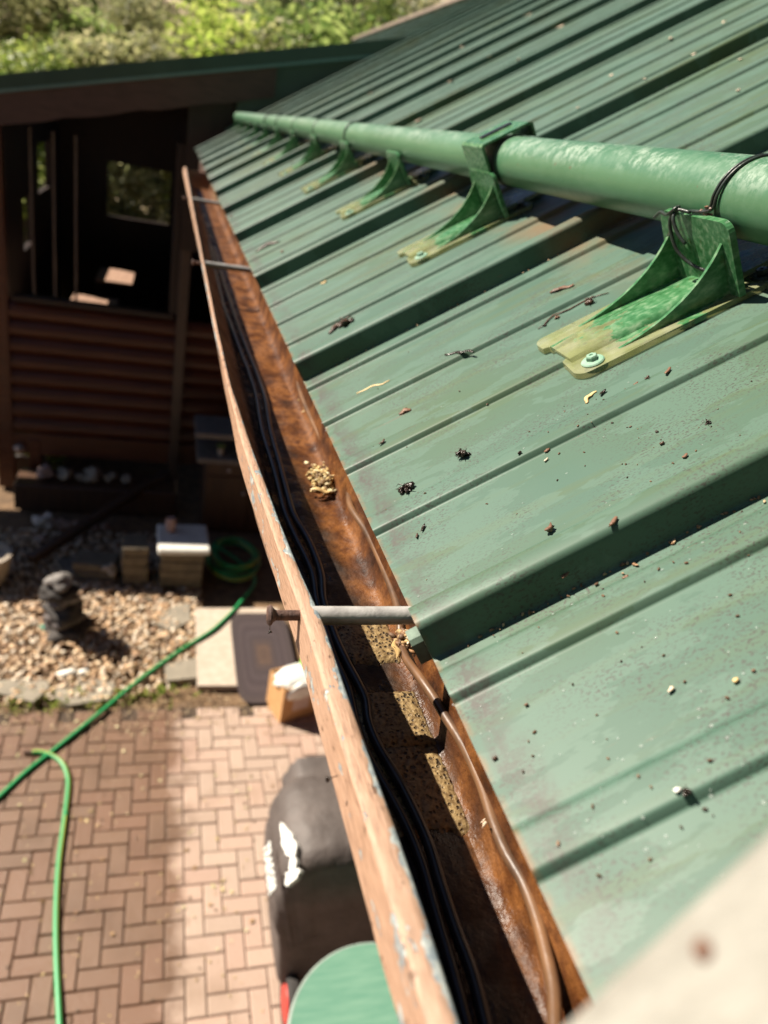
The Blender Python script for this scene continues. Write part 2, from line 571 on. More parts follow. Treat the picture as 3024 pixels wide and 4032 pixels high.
MT = dict(
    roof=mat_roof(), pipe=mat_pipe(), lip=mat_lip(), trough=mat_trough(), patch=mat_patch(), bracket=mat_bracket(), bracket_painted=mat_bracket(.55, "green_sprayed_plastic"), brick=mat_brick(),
    stone=tinted("pebble_stone", .6, 40, .4), rock=tinted("dry_rock", .8, 30, .5, .004),
    black_wire=simple("black_rubber_cable", (.012, .012, .013), (.03, .03, .032), 60, .28),
    brown_cable=simple("brown_weathered_cable", (.17, .085, .038), (.060, .032, .018), 45, .45, stretch=(1, .4, 1), bump=.0008),
    wire=simple("dark_green_coated_wire", (.022, .035, .028), (.012, .014, .012), 120, .38, bump=.0004),
    ferrule=simple("worn_grey_tube", (.52, .50, .47), (.36, .34, .32), 70, .35, lo=.45, hi=.7, metal=.3, bump=.0006),
    rust=simple("rusty_iron", (.11, .055, .038), (.045, .023, .017), 160, .75, bump=.0015),
    screw=simple("green_painted_screw", (.17, .32, .22), (.26, .36, .29), 160, .4, bump=.0003),
    dark_screw=simple("dark_wet_screw", (.04, .045, .05), (.02, .02, .02), 100, .25),
    fascia=simple("dark_brown_fascia", (.085, .043, .032), (.058, .029, .020), 8, .55, stretch=(1, .3, 6)),
    siding=simple("red_brown_stained_boards", (.120, .034, .012), (.050, .014, .006), 5, .30, stretch=(.6, 1, 22), bump=.002),
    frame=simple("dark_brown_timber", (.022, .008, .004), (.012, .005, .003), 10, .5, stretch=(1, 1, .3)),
    cap=simple("dark_green_capping", (.050, .085, .062), (.040, .068, .050), 4, .3),
    capedge=simple("pale_green_cap_edge", (.16, .26, .23), (.12, .21, .19), 8, .3),
    ridge=simple("weathered_ridge_timber", (.25, .19, .15), (.17, .13, .10), 12, .7),
    house=simple("brown_house_wall", (.11, .05, .03), (.07, .03, .02), 6, .7),
    steel_brown=simple("brown_enamelled_pipe", (.066, .040, .026), (.048, .030, .020), 10, .4),
    soil=simple("leafy_soil", (.19, .115, .060), (.10, .062, .034), 14, .95, bump=.01),
    sand=simple("joint_sand", (.075, .050, .034), (.050, .034, .023), 60, .95, bump=.003),
    hill=simple("leaf_litter_slope", (.46, .36, .24), (.34, .27, .16), 1.4, .95, bump=.05),
    bark=simple("grey_bark", (.11, .085, .065), (.06, .048, .038), 12, .9, stretch=(1, 1, .25), bump=.01),
    slab=simple("pale_concrete_slab", (.48, .40, .325), (.40, .33, .26), 18, .85, bump=.002),
    whiteslab=simple("white_enamel_slab", (.70, .68, .62), (.60, .58, .53), 10, .5),
    block=simple("grey_brown_block", (.17, .135, .090), (.11, .088, .060), 14, .85, bump=.004),
    flag=simple("grey_flagstone", (.27, .235, .18), (.20, .175, .135), 9, .85, bump=.004),
    card=simple("brown_cardboard", (.52, .29, .125), (.46, .25, .105), 20, .75),
    crate=simple("pinkish_weathered_slats", (.40, .25, .175), (.24, .14, .095), 9, .7, stretch=(6, 1, 1)),
    label=simple("pale_paper_label", (.55, .42, .38), (.50, .38, .34), 14, .6),
    labelink=simple("dark_label_print", (.05, .03, .03), None, 14, .6),
    cover=simple("charcoal_grill_cover_cloth", (.105, .086, .078), (.066, .053, .048), 6, .65, bump=.012),
    print=simple("white_cover_print", (.78, .78, .74), (.70, .70, .66), 30, .5),
    tabletop=simple("faded_green_wood", (.085, .215, .150), (.150, .285, .205), 5, .55, stretch=(1.5, 9, 1), bump=.0008, lo=.25, hi=.8),
    tablerim=simple("pale_metal_rim", (.30, .36, .32), (.22, .27, .24), 20, .35),
    tyre=simple("black_tyre_rubber", (.022, .020, .019), (.035, .03, .028), 40, .8),
    redrim=simple("red_wheel_rim", (.55, .05, .035), (.42, .035, .03), 20, .4),
    cabinet=simple("brown_cabinet_wood", (.075, .034, .016), (.052, .023, .012), 6, .5, stretch=(4, 1, .5)),
    shelf=simple("grey_stone_shelf", (.21, .185, .155), (.155, .135, .115), 12, .6),
    knob=simple("pale_ceramic_knob", (.5, .42, .36), None, 12, .3),
    ladder=simple("cream_weathered_ladder_timber", (.31, .30, .265), (.235, .225, .195), 6, .75, stretch=(22, 22, 2.5), bump=.001),
    bolt=simple("brown_bolt_head", (.10, .05, .032), (.16, .085, .055), 50, .6),
    bag=simple("crumpled_white_plastic_bag", (.80, .80, .76), (.66, .66, .62), 30, .35),
    greenlid=simple("lime_green_plastic", (.28, .58, .07), (.22, .5, .05), 30, .35),
    clay=simple("pinkish_clay_jar", (.46, .30, .25), (.38, .24, .2), 20, .7),
    pot=simple("pale_clay_pot", (.36, .31, .25), (.3, .25, .2), 20, .7),
    teal=simple("teal_plastic", (.07, .30, .20), (.05, .24, .16), 20, .5),
    whitestone=simple("white_stone", (.82, .80, .74), (.7, .68, .62), 12, .5),
    bark_bit=simple("wet_brown_bark", (.085, .042, .024), (.030, .016, .011), 180, .35, bump=.001),
    mud=simple("black_wet_mud", (.030, .018, .011), (.012, .008, .006), 200, .25, bump=.0012),
    straw=simple("dry_straw_leaf", (.62, .47, .22), (.42, .27, .11), 90, .5, bump=.0005),
    tan=simple("tan_leaf_chip", (.19, .095, .055), (.085, .043, .028), 150, .5, bump=.0006),
    pale=simple("pale_leaf_fleck", (.62, .52, .40), (.50, .38, .27), 80, .5),
    leaf_y=mat_leaf("lime_leaves", (.18, .26, .04), (.32, .41, .08), (.50, .54, .15)),
    leaf_g=mat_leaf("mid_green_leaves", (.15, .24, .06), (.28, .38, .10), (.42, .50, .16)),
    leaf_o=mat_leaf("olive_needles", (.21, .23, .10), (.35, .36, .16), (.52, .49, .26)),
    leaf_d=mat_leaf("dark_green_leaves", (.04, .065, .015), (.08, .115, .028), (.17, .21, .05)),
)
def hose_mat():
    t = NT("green_hose_with_yellow_stripe")
    x = t.xyz(t.coord(kind='UV'))
    m = t.ramp(x[1], [(.06, 1.0), (.08, 0.0), (.80, 0.0), (.82, 1.0)])
    t.set(Base_Color=t.mix(m, (.020, .26, .085), (.45, .42, .06)), Roughness=.4)
    return t.m
MT['hose'] = hose_mat()
def rug_mat():
    t = NT("braided_rug")
    at = t.n('ShaderNodeAttribute', attribute_name="tint")
    t.set(Base_Color=t.mix(t.ramp(t.noise(90), [(.4, .4), (.6, 0.0)]), at.outputs['Color'], (.02, .014, .018)), Roughness=.95)
    t.bump(t.noise(120), .004)
    return t.m
MT['rug'] = rug_mat()
def glass_drop():
    t = NT("clear_water")
    out = t.t.nodes['Material Output']
    t.set(Base_Color=(.8, .85, .82), Roughness=.04, IOR=1.33)
    tr = t.n('ShaderNodeBsdfTransparent')
    mx = t.n('ShaderNodeMixShader')
    mx.inputs[0].default_value = .14
    t.l(tr.outputs[0], mx.inputs[1])
    t.l(t.b.outputs[0], mx.inputs[2])
    t.l(mx.outputs[0], out.inputs['Surface'])
    return t.m
MT['water'] = glass_drop()

# ------------------------------------------------------------------ ground
def struct(o):
    o['kind'] = 'structure'
    return o
m = MB()
n = 60
m.grid([(-60 + 150 * i / n, -40 + 58 * j / n, -.035) for i in range(n + 1) for j in range(n + 1)], n + 1, n + 1)
struct(m.build("ground", MT['soil']))
m = MB()
m.grid([(x, y, -.012) for x in (-4.5, 2.2) for y in (-5.0, 4.13)], 2, 2)
struct(m.build("joint_sand", MT['sand']))
m = MB()
tints = [(.44, .325, .262), (.415, .330, .270), (.45, .320, .258), (.41, .325, .265), (.43, .292, .235), (.45, .340, .276)]
c = .099
OX, OY = -.047, .055
gap = .0024
for i in range(-45, 23):
    for j in range(-51, 43):
        k = (i - j) % 4
        if k == 0:
            x0, x1, y0, y1 = i, i + 2, j, j + 1
        elif k == 2:
            x0, x1, y0, y1 = i, i + 1, j - 1, j + 1
        else:
            continue
        x0, x1, y0, y1 = x0 * c + OX, x1 * c + OX, y0 * c + OY, y1 * c + OY
        if x1 > 2.2 or x0 < -4.5 or y1 > 4.18:
            continue
        tc = random.choice(tints)
        tc = tuple(k_ * .5 + m_ * .5 for k_, m_ in zip(tc, (.432, .308, .242)))
        v = random.uniform(.93, 1.05)
        tc = (tc[0] * v, tc[1] * v, tc[2] * v, 1)
        x0 += gap; x1 -= gap; y0 += gap; y1 -= gap
        z = random.gauss(0, .0013)
        tx, ty = random.gauss(0, .004), random.gauss(0, .004)
        b = .005
        P = [(x0, y0, -.03), (x1, y0, -.03), (x1, y1, -.03), (x0, y1, -.03), (x0, y0, -b + z), (x1, y0, -b + z), (x1, y1, -b + z), (x0, y1, -b + z)]
        Q = [(x0 + b, y0 + b), (x1 - b, y0 + b), (x1 - b, y1 - b), (x0 + b, y1 - b)]
        cx, cy = (x0 + x1) / 2, (y0 + y1) / 2
        P += [(a, d, z + (a - cx) * tx + (d - cy) * ty) for a, d in Q]
        F = [(8, 9, 10, 11)]
        for e in range(4):
            f = (e + 1) % 4
            F += [(e, f, 4 + f, 4 + e), (4 + e, 4 + f, 8 + f, 8 + e)]
        m.add(P, F, tc)
struct(m.build("brick_paving", MT['brick']))

# gravel bed
m = MB()
gt = [(.70, .50, .31), (.78, .60, .40), (.58, .38, .22), (.66, .43, .25), (.50, .38, .27), (.82, .70, .54), (.38, .24, .15), (.74, .62, .48)]
def gravel_ok(x, y):
    lim = 4.22 + .10 * noise.noise(Vector((x * 1.6, 0, 3))) + max(0, x + .15) * .3
    return lim < y < 6.9 and -4.2 < x < .42 - max(0, 4.9 - y) * .25
cnt = 0
while cnt < 9500:
    x, y = random.uniform(-2.2, .42), random.uniform(4.1, 6.6)
    if random.random() < .2:
        x = random.uniform(-4.2, -2.2)
    if not gravel_ok(x, y):
        continue
    r = random.choice((.016, .020, .025, .032, .042)) * random.uniform(.8, 1.2)
    mound = .07 * math.exp(-((x + .62) ** 2 + (y - 5.0) ** 2) / .5)
    t3 = random.choice(gt)
    v = random.uniform(.8, 1.15)
    m.rock((x, y, -.02 + mound + random.uniform(0, .02)), (r * 1.3, r, r * .75), cnt % 97, 1, .25, random.uniform(0, PI), (t3[0] * v, t3[1] * v, t3[2] * v, 1))
    cnt += 1
tag(m.build("gravel", MT['stone'], smooth=True), "loose tan and cream gravel bed beyond the brick paving", "gravel", kind="stuff")

# dirt and tiny litter between gravel and bricks
m = MB()
for k in range(900):
    x, y = random.uniform(-1.5, 1.3), random.gauss(4.15, .16)
    s = random.uniform(.006, .018)
    t3 = random.choice([(.30, .19, .11), (.45, .33, .18), (.20, .13, .08), (.52, .40, .24)])
    m.rock((x, y, .004 if y < 4.2 else -.01), (s * 1.6, s, s * .5), k % 53, 1, .3, random.uniform(0, PI), (*t3, 1))
for k in range(420):
    x, y = random.uniform(-1.3, 1.2), random.uniform(1.6, 4.1)
    s = random.uniform(.004, .012)
    t3 = random.choice([(.45, .31, .16), (.55, .42, .2), (.12, .08, .05), (.6, .5, .3)])
    m.rock((x, y, .003), (s * 1.8, s, s * .5), k % 53, 1, .3, random.uniform(0, PI), (*t3, 1))
tag(m.build("soil_crumbs", MT['stone']), "crumbs of soil and dry litter strewn over the brick paving", "litter", kind="stuff")

# weeds in the joint between gravel and bricks, dead leaves on the bricks
m = MB()
rr = random.Random(21)
for k in range(60):
    cx_, cy_ = rr.uniform(-1.5, .35), rr.gauss(4.24, .07)
    for q in range(rr.randint(6, 16)):
        a_ = rr.uniform(0, 2 * PI)
        l_ = rr.uniform(.02, .055)
        p = Vector((cx_ + rr.gauss(0, .02), cy_ + rr.gauss(0, .02), .0))
        t_ = p + Vector((math.cos(a_) * l_ * .6, math.sin(a_) * l_ * .6, l_ * .8))
        sd_ = Vector((-math.sin(a_), math.cos(a_), 0)) * l_ * .16
        tn = rr.random()
        m.add([p, p.lerp(t_, .5) + sd_, t_, p.lerp(t_, .5) - sd_], [(0, 1, 2, 3)], (tn, tn, tn, 1))
tag(m.build("weeds", MT['leaf_y']), "little yellow green weeds along the edge of the brick paving", "weeds", kind="stuff")
m = MB()
for k in range(70):
    x, y = rr.uniform(-1.2, .9), rr.uniform(1.8, 4.2)
    a_ = rr.uniform(0, 2 * PI)
    l_, w_ = rr.uniform(.018, .045), rr.uniform(.006, .014)
    dx, dy = Vector((math.cos(a_), math.sin(a_), 0)), Vector((-math.sin(a_), math.cos(a_), 0))
    p = Vector((x, y, .004))
    col = rr.choice([(.50, .38, .18, 1), (.34, .21, .10, 1), (.60, .52, .30, 1), (.18, .10, .055, 1)])
    m.add([p - dx * l_ * .5, p + dy * w_ + Vector((0, 0, .006)), p + dx * l_ * .5 + Vector((0, 0, .003)), p - dy * w_], [(0, 1, 2), (0, 2, 3)], col)
tag(m.build("fallen_leaves", MT['stone']), "dry curled leaf bits scattered over the brick paving", "leaves", kind="stuff")

# ------------------------------------------------------------------ the near house: roof, eave, wall
house = empty("house", loc=(2.2, 2.0, 0), label="brown timber house under the big ribbed green metal roof", cat="house")
PER = .555
RIB0 = .347                                  # foot of a rib, the rest of the section follows upward in y
def profile(y0, y1):
    """(y, n) of the ribbed sheet"""
    k0 = int(math.floor((y0 - RIB0) / PER)) - 1
    k1 = int(math.ceil((y1 - RIB0) / PER)) + 1
    pts = []
    for k in range(k0, k1):
        b = RIB0 + k * PER
        pts += [(b - .0035, 0), (b, 0), (b + .0012, .0012), (b + .0018, .004), (b + .0038, .0185)]
        pts += [(b + .0102 - .0064 * math.cos(rad(a_)), .0205 + .0070 * math.sin(rad(a_))) for a_ in (12, 26, 40, 54, 68, 82)]
        pts += [(b + .0222, .0275), (b + .0243, .0268), (b + .0256, .025), (b + .0275, .004), (b + .029, 0), (b + .0325, 0), (b + .06, 0)]
        for q in (.157, .275, .397, .514):          # minor stiffening ribs
            e = b + q + .029 - .029
            pts += [(e - .022, 0), (e - .0025, 0), (e, 0), (e + .0006, .0008), (e + .0022, .0044), (e + .0034, .0052), (e + .0048, .0054), (e + .0075, .0054), (e + .0210, .0052), (e + .0235, .0050), (e + .0255, .0044), (e + .0278, .0010), (e + .029, 0), (e + .0315, 0)] + ([(e + .052, 0)] if q < .5 else [])
    pts.sort(key=lambda p: p[0])
    return [p for p in pts if y0 <= p[0] <= y1]
PROF1 = profile(-1.5, 8.0)
def surf_n(y):
    for (a_, b_), (c_, d_) in zip(PROF1, PROF1[1:]):
        if a_ <= y <= c_:
            return b_ + (d_ - b_) * (y - a_) / max(1e-9, c_ - a_)
    return 0.0
def sheet(mb, y0, y1, u0, u1, thick=.0016):
    pr = [(y0, 0)] + profile(y0, y1) + [(y1, 0)]
    us = [u0, u0 + .0025, u0 + .02, u0 + .05] + [u0 + .05 + (u1 - u0 - .05) * i / 30 for i in range(1, 31)]
    P = []
    for u in us:
        for y, nn in pr:
            wob = .0016 * noise.noise(Vector((u * 2.2, y * 5, 1.3)))
            P.append((u, y, nn + wob * min(1, u / .1)))
    mb.grid(P, len(us), len(pr))
    # folded eave lip, set 1 mm under the sheet
    L = []
    for d, z in ((u0, -.0012), (u0 - .0002, -.005), (u0 + .004, -.0066), (u0 + .03, -.0068)):
        for y, nn in pr:
            L.append((d, y, z + nn * (1.0 if nn < .004 else .6)))
    mb.grid(L[::1], 4, len(pr))
m = MB()
sheet(m, -3.0, 6.97, 0, 3.35)
sheet(m, 6.972, 15.0, .30, 3.35)
m.build("roof_sheet", MT['roof'], house, frame=RF, auto=62)
m = MB()
m.bar(RF @ Vector((3.36, -3, .02)), RF @ Vector((3.36, 15, .02)), .16, .05, .008)
m.build("ridge_cap", MT['ridge'], house)
m = MB()
m.box((EX + .058, 2.0, EZ - .075), (.028, 10.0, .17), None, .003)
m.build("fascia_board", MT['fascia'], house)
m = MB()
m.grid([(EX + .075 + .0, -3, EZ - .15), (EX + .075, 6.97, EZ - .15), (2.3, -3, EZ - .15), (2.3, 6.97, EZ - .15)], 2, 2)
m.build("soffit", MT['fascia'], house)
m = MB()
m.box((2.35, 2.0, 1.7), (.12, 10.0, 3.39), None)
m.build("wall", MT['house'], house)
# timber deck edge under the sheet so that the eave has a body
m = MB()
m.box((1.66, 1.98, -.028), (3.24, 9.96, .03), None)
m.build("roof_deck", MT['fascia'], house, frame=RF)
# sheet fold ends: grey tab peeping out under the near rib
m = MB()
m.prism([(RIB0 + .0075, -.006), (RIB0 + .0240, -.006), (RIB0 + .0235, .0105), (RIB0 + .0210, .0135), (RIB0 + .0110, .0135), (RIB0 + .0085, .0105)], 'x', -.0085, .006)
m.build("rib_closure", simple("grey_green_closure_strip", (.15, .21, .16), (.09, .13, .10), 130, .4), house, frame=RF)

# ------------------------------------------------------------------ gutter
gutter = empty("gutter", loc=(.14, 1.8, EZ - .09), label="long roof gutter with a peeling tan lip, rusty inside, along the green roof eave", cat="gutter")
LX = [(-1.2, .0965), (.02, .0960), (.14, .0945), (.18, .0920), (.23, .0908), (.306, .0893), (.389, .0872), (.45, .0840), (.531, .0805), (.62, .0755), (.714, .0715), (1.0, .0702), (1.55, .0690), (2.6, .0630), (4.55, .0520)]
RX = [(-1.2, .1195), (.02, .1190), (.137, .1175), (.176, .1168), (.229, .1150), (.306, .1120), (.389, .1090), (.45, .1030), (.537, .0965), (.687, .0880), (.85, .0805), (1.12, .0770), (1.8, .0745), (2.8, .0735), (4.55, .0735)]
def lerp(T, y):
    for (a, b), (c, d) in zip(T, T[1:]):
        if y <= c:
            return b + (d - b) * (y - a) / (c - a)
    return T[-1][1]
ys = list(np.arange(-1.2, 1.6, .02)) + list(np.arange(1.6, 4.56, .06))
ZL = CAM_Z - .28
ZF = CAM_Z - .372
BX = .2045
P = []; UV = []
for y in ys:
    l, r = lerp(LX, y), lerp(RX, y)
    w = r - l
    jx = .0008 * noise.noise(Vector((0, y * 7, 0)))
    jz = .0010 * noise.noise(Vector((3, y * 6, 0)))
    xr = l + .42 * w
    xb = l * .307 / .28
    sec = [(r - .0035, -.012, 1.06), (r - .0005, -.009, 1.04), (r + .0002, -.004, 1.02), (r - .0006, -.0012, 1.0), (r - .002, 0, .96), (xr + (r - xr) * .6, .0004, .78), (xr + (r - xr) * .25, .0003, .52), (xr + .0012, -.0002, .45), (xr, -.0014, .42), (xr + (xb - xr) * .3, -.009, .30), (xr + (xb - xr) * .7, -.020, .14), (xb, -.0262, .02), (xb + .0022, -.0282, 0), (l * .312 / .28 + .004, -.031, 0), (l * .328 / .28 + .005, -.048, 0), (l * .35 / .28 + .006, -.07, 0), (l * .3785 / .28 + .008, -.0985, 0), (l * .3795 / .28 + .014, -.0995, 0)]
    for x, z, u in sec:
        P.append((x + jx, y, ZL + z + jz)); UV.append(u)
m = MB()
ns = len(sec)
m.grid(P, len(ys), ns)
lip = m.build("front_lip", MT['lip'], gutter, auto=40)
uvl = lip.data.uv_layers.new(name="UVMap")
uvl.data.foreach_set("uv", [k for lp in lip.data.loops for k in (UV[lp.vertex_index], P[lp.vertex_index][1])])
P = []
for y in ys:
    l, r = lerp(LX, y), lerp(RX, y)
    e_ = l / .28
    fx_ = max(.129, e_ * .372 + .012)
    sec = [(r - .0042, -.0125), (r - .0035 + (fx_ - r) * .08, -.022), (r - .003 + (fx_ - r) * .45, -.052), (fx_ - .007, ZF - ZL + .006), (fx_, ZF - ZL)]
    x0 = sec[-1][0]
    sec += [(x0 + (BX - .006 - x0) * k / 8, ZF - ZL + .0022 * noise.noise(Vector((k * .9, y * 9, 5)))) for k in range(1, 9)]
    sec += [(BX - .001, ZF - ZL + .005), (BX, ZF - ZL + .02), (BX + .001, -.05), (BX + .002, -.012)]
    P += [(x, y, ZL + z) for x, z in sec]
m = MB()
m.grid(P, len(ys), len(sec))
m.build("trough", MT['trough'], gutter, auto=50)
for ye, nm in ((4.548, "end_cap"), (-1.2, "end_cap")):
    m = MB()
    l = lerp(LX, ye)
    m.prism([(l + .002, ZL - .003), (l + .005, ZL - .03), (l + .032, ZL - .096), (BX, ZL - .096), (BX + .002, ZL - .012), (l + .03, ZL - .012)], 'y', ye, ye + .003)
    m.build(nm, MT['lip'], gutter)
# spikes: nail through a grey spacer tube
for ysp in (.402, 1.72, 3.04):
    l, r = lerp(LX, ysp), lerp(RX, ysp)
    hp_ = atY(581, 1329, ysp) if ysp < 1 else None
    zs = hp_.z if hp_ else ZL - .012
    out = l - hp_.x if hp_ else .016
    m = MB()
    m.tube([(r - .004, ysp, zs), (r + .03, ysp - .0003, zs + .0004), (BX + .05, ysp + .001, zs + .001)], .0064, 20)
    sp = m.build("spacer_tube", MT['ferrule'], gutter, auto=50)
    m = MB()
    m.tube([(l - out, ysp, zs), (l - out + .012, ysp, zs), (r, ysp, zs)], .0036, 14)
    mt = Matrix.Rotation(-PI / 2, 4, 'Y')
    m.lathe([(.0, -.0015), (.0058, -.001), (.0070, .0004), (.0068, .0016), (.005, .0026), (.0036, .0045)][::1], (l - out, ysp, zs), 18, Matrix.Rotation(PI / 2, 4, 'Y'))
    m.build("nail", MT['rust'], sp, auto=45)

# cables, sealant, litter in the gutter
def cable(name, pts, z, r, mat, label, cat, jitter=0.0, n=8, group=None):
    w = []
    for p in pts:
        zz = z if len(p) == 2 else p[2]
        w.append(atZ(p[0], p[1], zz))
    sp = spline(w, n)
    m = MB()
    m.tube(sp, r, 10)
    o = m.build(name, mat, smooth=True)
    tag(o, label, cat, group)
    return o
zc = ZF + .006
cable("heating_cable", [(452, 520), (478, 640), (498, 700), (524, 770), (536, 800), (552, 850), (566, 930), (590, 1010), (603, 1060), (616, 1110), (640, 1165), (660, 1205), (676, 1245), (684, 1300), (700, 1350), (722, 1420), (752, 1490), (768, 1560), (790, 1625), (838, 1710), (880, 1790), (912, 1870), (940, 1970), (975, 2090), (1012, 2230), (1040, 2360)],
      zc, .0034, MT['black_wire'], "black heating cable lying hard against the gutter's tan front lip", "cable")
cable("heating_cable", [(462, 540), (487, 620), (510, 690), (532, 750), (552, 800), (572, 860), (584, 930), (604, 1005), (618, 1058), (634, 1112), (662, 1160), (680, 1200), (694, 1245), (699, 1300), (722, 1372), (748, 1430), (772, 1475), (790, 1515), (796, 1560), (818, 1615), (862, 1690), (900, 1765), (928, 1830), (952, 1910), (985, 2010), (1022, 2110), (1052, 2230), (1090, 2380)],
      zc + .001, .0036, MT['black_wire'], "black heating cable snaking along the gutter floor, the one farther from the lip", "cable")
zb = ZF + .026
cable("heating_cable", [(560, 610, ZF + .014), (590, 690, ZF + .01), (625, 770, ZF + .016), (640, 800, ZF + .02), (650, 850, ZF + .02), (690, 940, ZF + .016), (735, 1010, ZF + .014), (752, 1055, ZF + .02), (758, 1095, zb), (790, 1145, zb), (815, 1195, zb), (838, 1250, zb), (853, 1290, zb), (863, 1330, zb), (866, 1380, ZF + .018), (876, 1420, ZF + .02), (908, 1465, zb), (938, 1508, zb), (962, 1548, zb), (1002, 1612, zb), (1038, 1690, zb), (1064, 1770, zb), (1092, 1840, zb), (1132, 1910, zb), (1160, 1985, zb), (1181, 2065, zb), (1196, 2140, zb), (1199, 2230, zb), (1205, 2330, zb)],
      zb, .0036, MT['brown_cable'], "brown weathered cable zigzagging under the green roof's dripping edge", "cable")
def patch(y0, y1, x0, x1, h, label, sd):
    nx, ny = 26, max(10, int((y1 - y0) / .004))
    P = []
    for i in range(ny + 1):
        for j in range(nx + 1):
            fx, fy = j / nx, i / ny
            e = min(fx, 1 - fx, fy, 1 - fy)
            x = x0 + (x1 - x0) * fx + (.006 * noise.noise(Vector((sd, i * .35, 2))) if j == 0 else 0)
            y = y0 + (y1 - y0) * fy + (.013 * noise.noise(Vector((j * .33, sd, 6))) if i in (0, ny) else 0) + .005 * noise.noise(Vector((x * 60, sd, i * .0))) * (1 if i in (0, ny) else .4)
            z = ZF + .0015 + h * min(1, e * 7) + .0016 * noise.noise(Vector((x * 160, y * 160, sd))) + .0012 * noise.noise(Vector((x * 40, y * 40, sd)))
            if e == 0:
                z = ZF - .002
            P.append((x, y, z))
    m = MB()
    m.grid(P, ny + 1, nx + 1)
    return tag(m.build("sealant_patch", MT['patch'], smooth=True), label, "gutter patch")
def fy(x, y):
    return atZ(x, y, ZF).y
patch(fy(880, 1437), fy(800, 1318), .137, BX - .002, .0022, "blistered tan sealant patch on the gutter floor under the grey spacer tube", 1.0)
patch(fy(960, 1618), fy(900, 1492), .139, BX - .002, .0040, "thick square-ended tan sealant patch in the middle of the patched stretch", 4.0)
patch(fy(1015, 1800), fy(955, 1605), .141, BX - .002, .0020, "pitted sealant patch nearest the viewer on the gutter floor", 9.0)

# ------------------------------------------------------------------ snow guards, pipe, wires
def bracket_parts(root):
    root['local'] = 1
    # foot: u from -.105 to .105, y from -.054 to .054
    def foot_outline(u):
        return .054
    out = []
    def arc(cx, cy, r, a0, a1, n=6):
        return [(cx + r * math.cos(a0 + (a1 - a0) * k / n), cy + r * math.sin(a0 + (a1 - a0) * k / n)) for k in range(n + 1)]
    r = .012
    out += arc(.105 - r, .054 - r, r, 0, PI / 2)
    out += arc(-.105 + r, .054 - r, r, PI / 2, PI)
    out += [(-.105, .030), (-.099, .028), (-.099, -.010), (-.105, -.014)]
    out += arc(-.108 + r, -.054 + r, r, PI, 1.5 * PI)
    out += arc(.105 - r, -.054 + r, r, 1.5 * PI, 2 * PI)
    m = MB()
    m.prism(out, 'z', .0006, .0062)
    m.build("base_plate", MT['bracket'], root)
    m = MB()                                         # raised channel along the foot
    sec = [(-.024, .0064), (-.021, .0105), (-.014, .0125), (.014, .0125), (.021, .0105), (.024, .0064)]
    P = []
    for k in range(9):
        u = -.100 + (.053 + .100) * k / 8
        for y, z in sec:
            P.append((u, y, z if k else min(z, .0095)))
    m.grid(P, 9, 6)
    m.add([P[j] for j in range(6)], [(0, 1, 2, 3, 4, 5)])
    m.build("channel", MT['bracket'], root, auto=40)
    m = MB()                                         # upright plate
    out = arc(.053 - .012, .074 - .012, .012, 0, PI / 2) + arc(-.053 + .012, .074 - .012, .012, PI / 2, PI) + [(-.056, .0062), (.056, .0062)]
    m.prism(out, 'x', .053, .0592)
    m.build("upright", MT['bracket_painted'], root)
    for s in (-1, 1):
        m = MB()
        a, b = Vector((-.060, .0062)), Vector((.0528, .0545))
        ctrl = Vector((.018, .012))
        cur = [(a * (1 - t) ** 2 + ctrl * 2 * t * (1 - t) + b * t * t) for t in [k / 12 for k in range(13)]]
        poly = [(p.x, p.y) for p in cur] + [(.0528, .0062)]
        m.prism([(u, z) for u, z in poly], 'y', s * .0395 - .0016, s * .0395 + .0016)
        m.build("gusset", MT['bracket_painted'], root)
    for u, y, mt in ((-.087, -.0405, 'screw'), (.089, -.0385, 'dark_screw')):
        m = MB()
        m.lathe([(.0106, .0062), (.0108, .0074), (.0098, .0084), (.0060, .0090)], (u, y, 0), 24)
        m.lathe([(.0056, .0088), (.0056, .0120), (.0048, .0132), (.0020, .0134), (.0016, .0124)], (u, y, 0), 6)
        m.build("screw", MT[mt], root, auto=30)
    m = MB()                                         # rear tongue behind the upright
    m.box((.098, 0, .010), (.075, .062, .0062), None, .002)
    m.build("rear_tongue", MT['bracket'], root)
NB = 13
ord_words = ["nearest", "second", "third", "fourth", "fifth", "sixth", "seventh", "eighth", "ninth", "tenth", "eleventh", "twelfth"]
br0 = None
for k in range(-1, 12):
    mt = RF @ Matrix.Translation((.335, .635 + PER * k, 0))
    if br0 is None:
        br0 = b = empty("snow_guard", mt)
        bracket_parts(b)
    else:
        b = copy_tree(br0)
        b.matrix_world = mt
    lab = "green sprayed plastic snow guard"
    if k == -1: lab += " beyond the frame behind the nearest visible one"
    elif k == 0: lab += " with twisted wire tie, largest and nearest on the roof"
    elif k == 1: lab += " under the bent strap, second along the pipe"
    elif k == 2: lab += " with no strap, third along the pipe, past the strapped one"
    else: lab += ", %s along the pipe from the large one" % ord_words[k]
    tag(b, lab, "snow guard", "snow guards holding the pipe along the green roof")

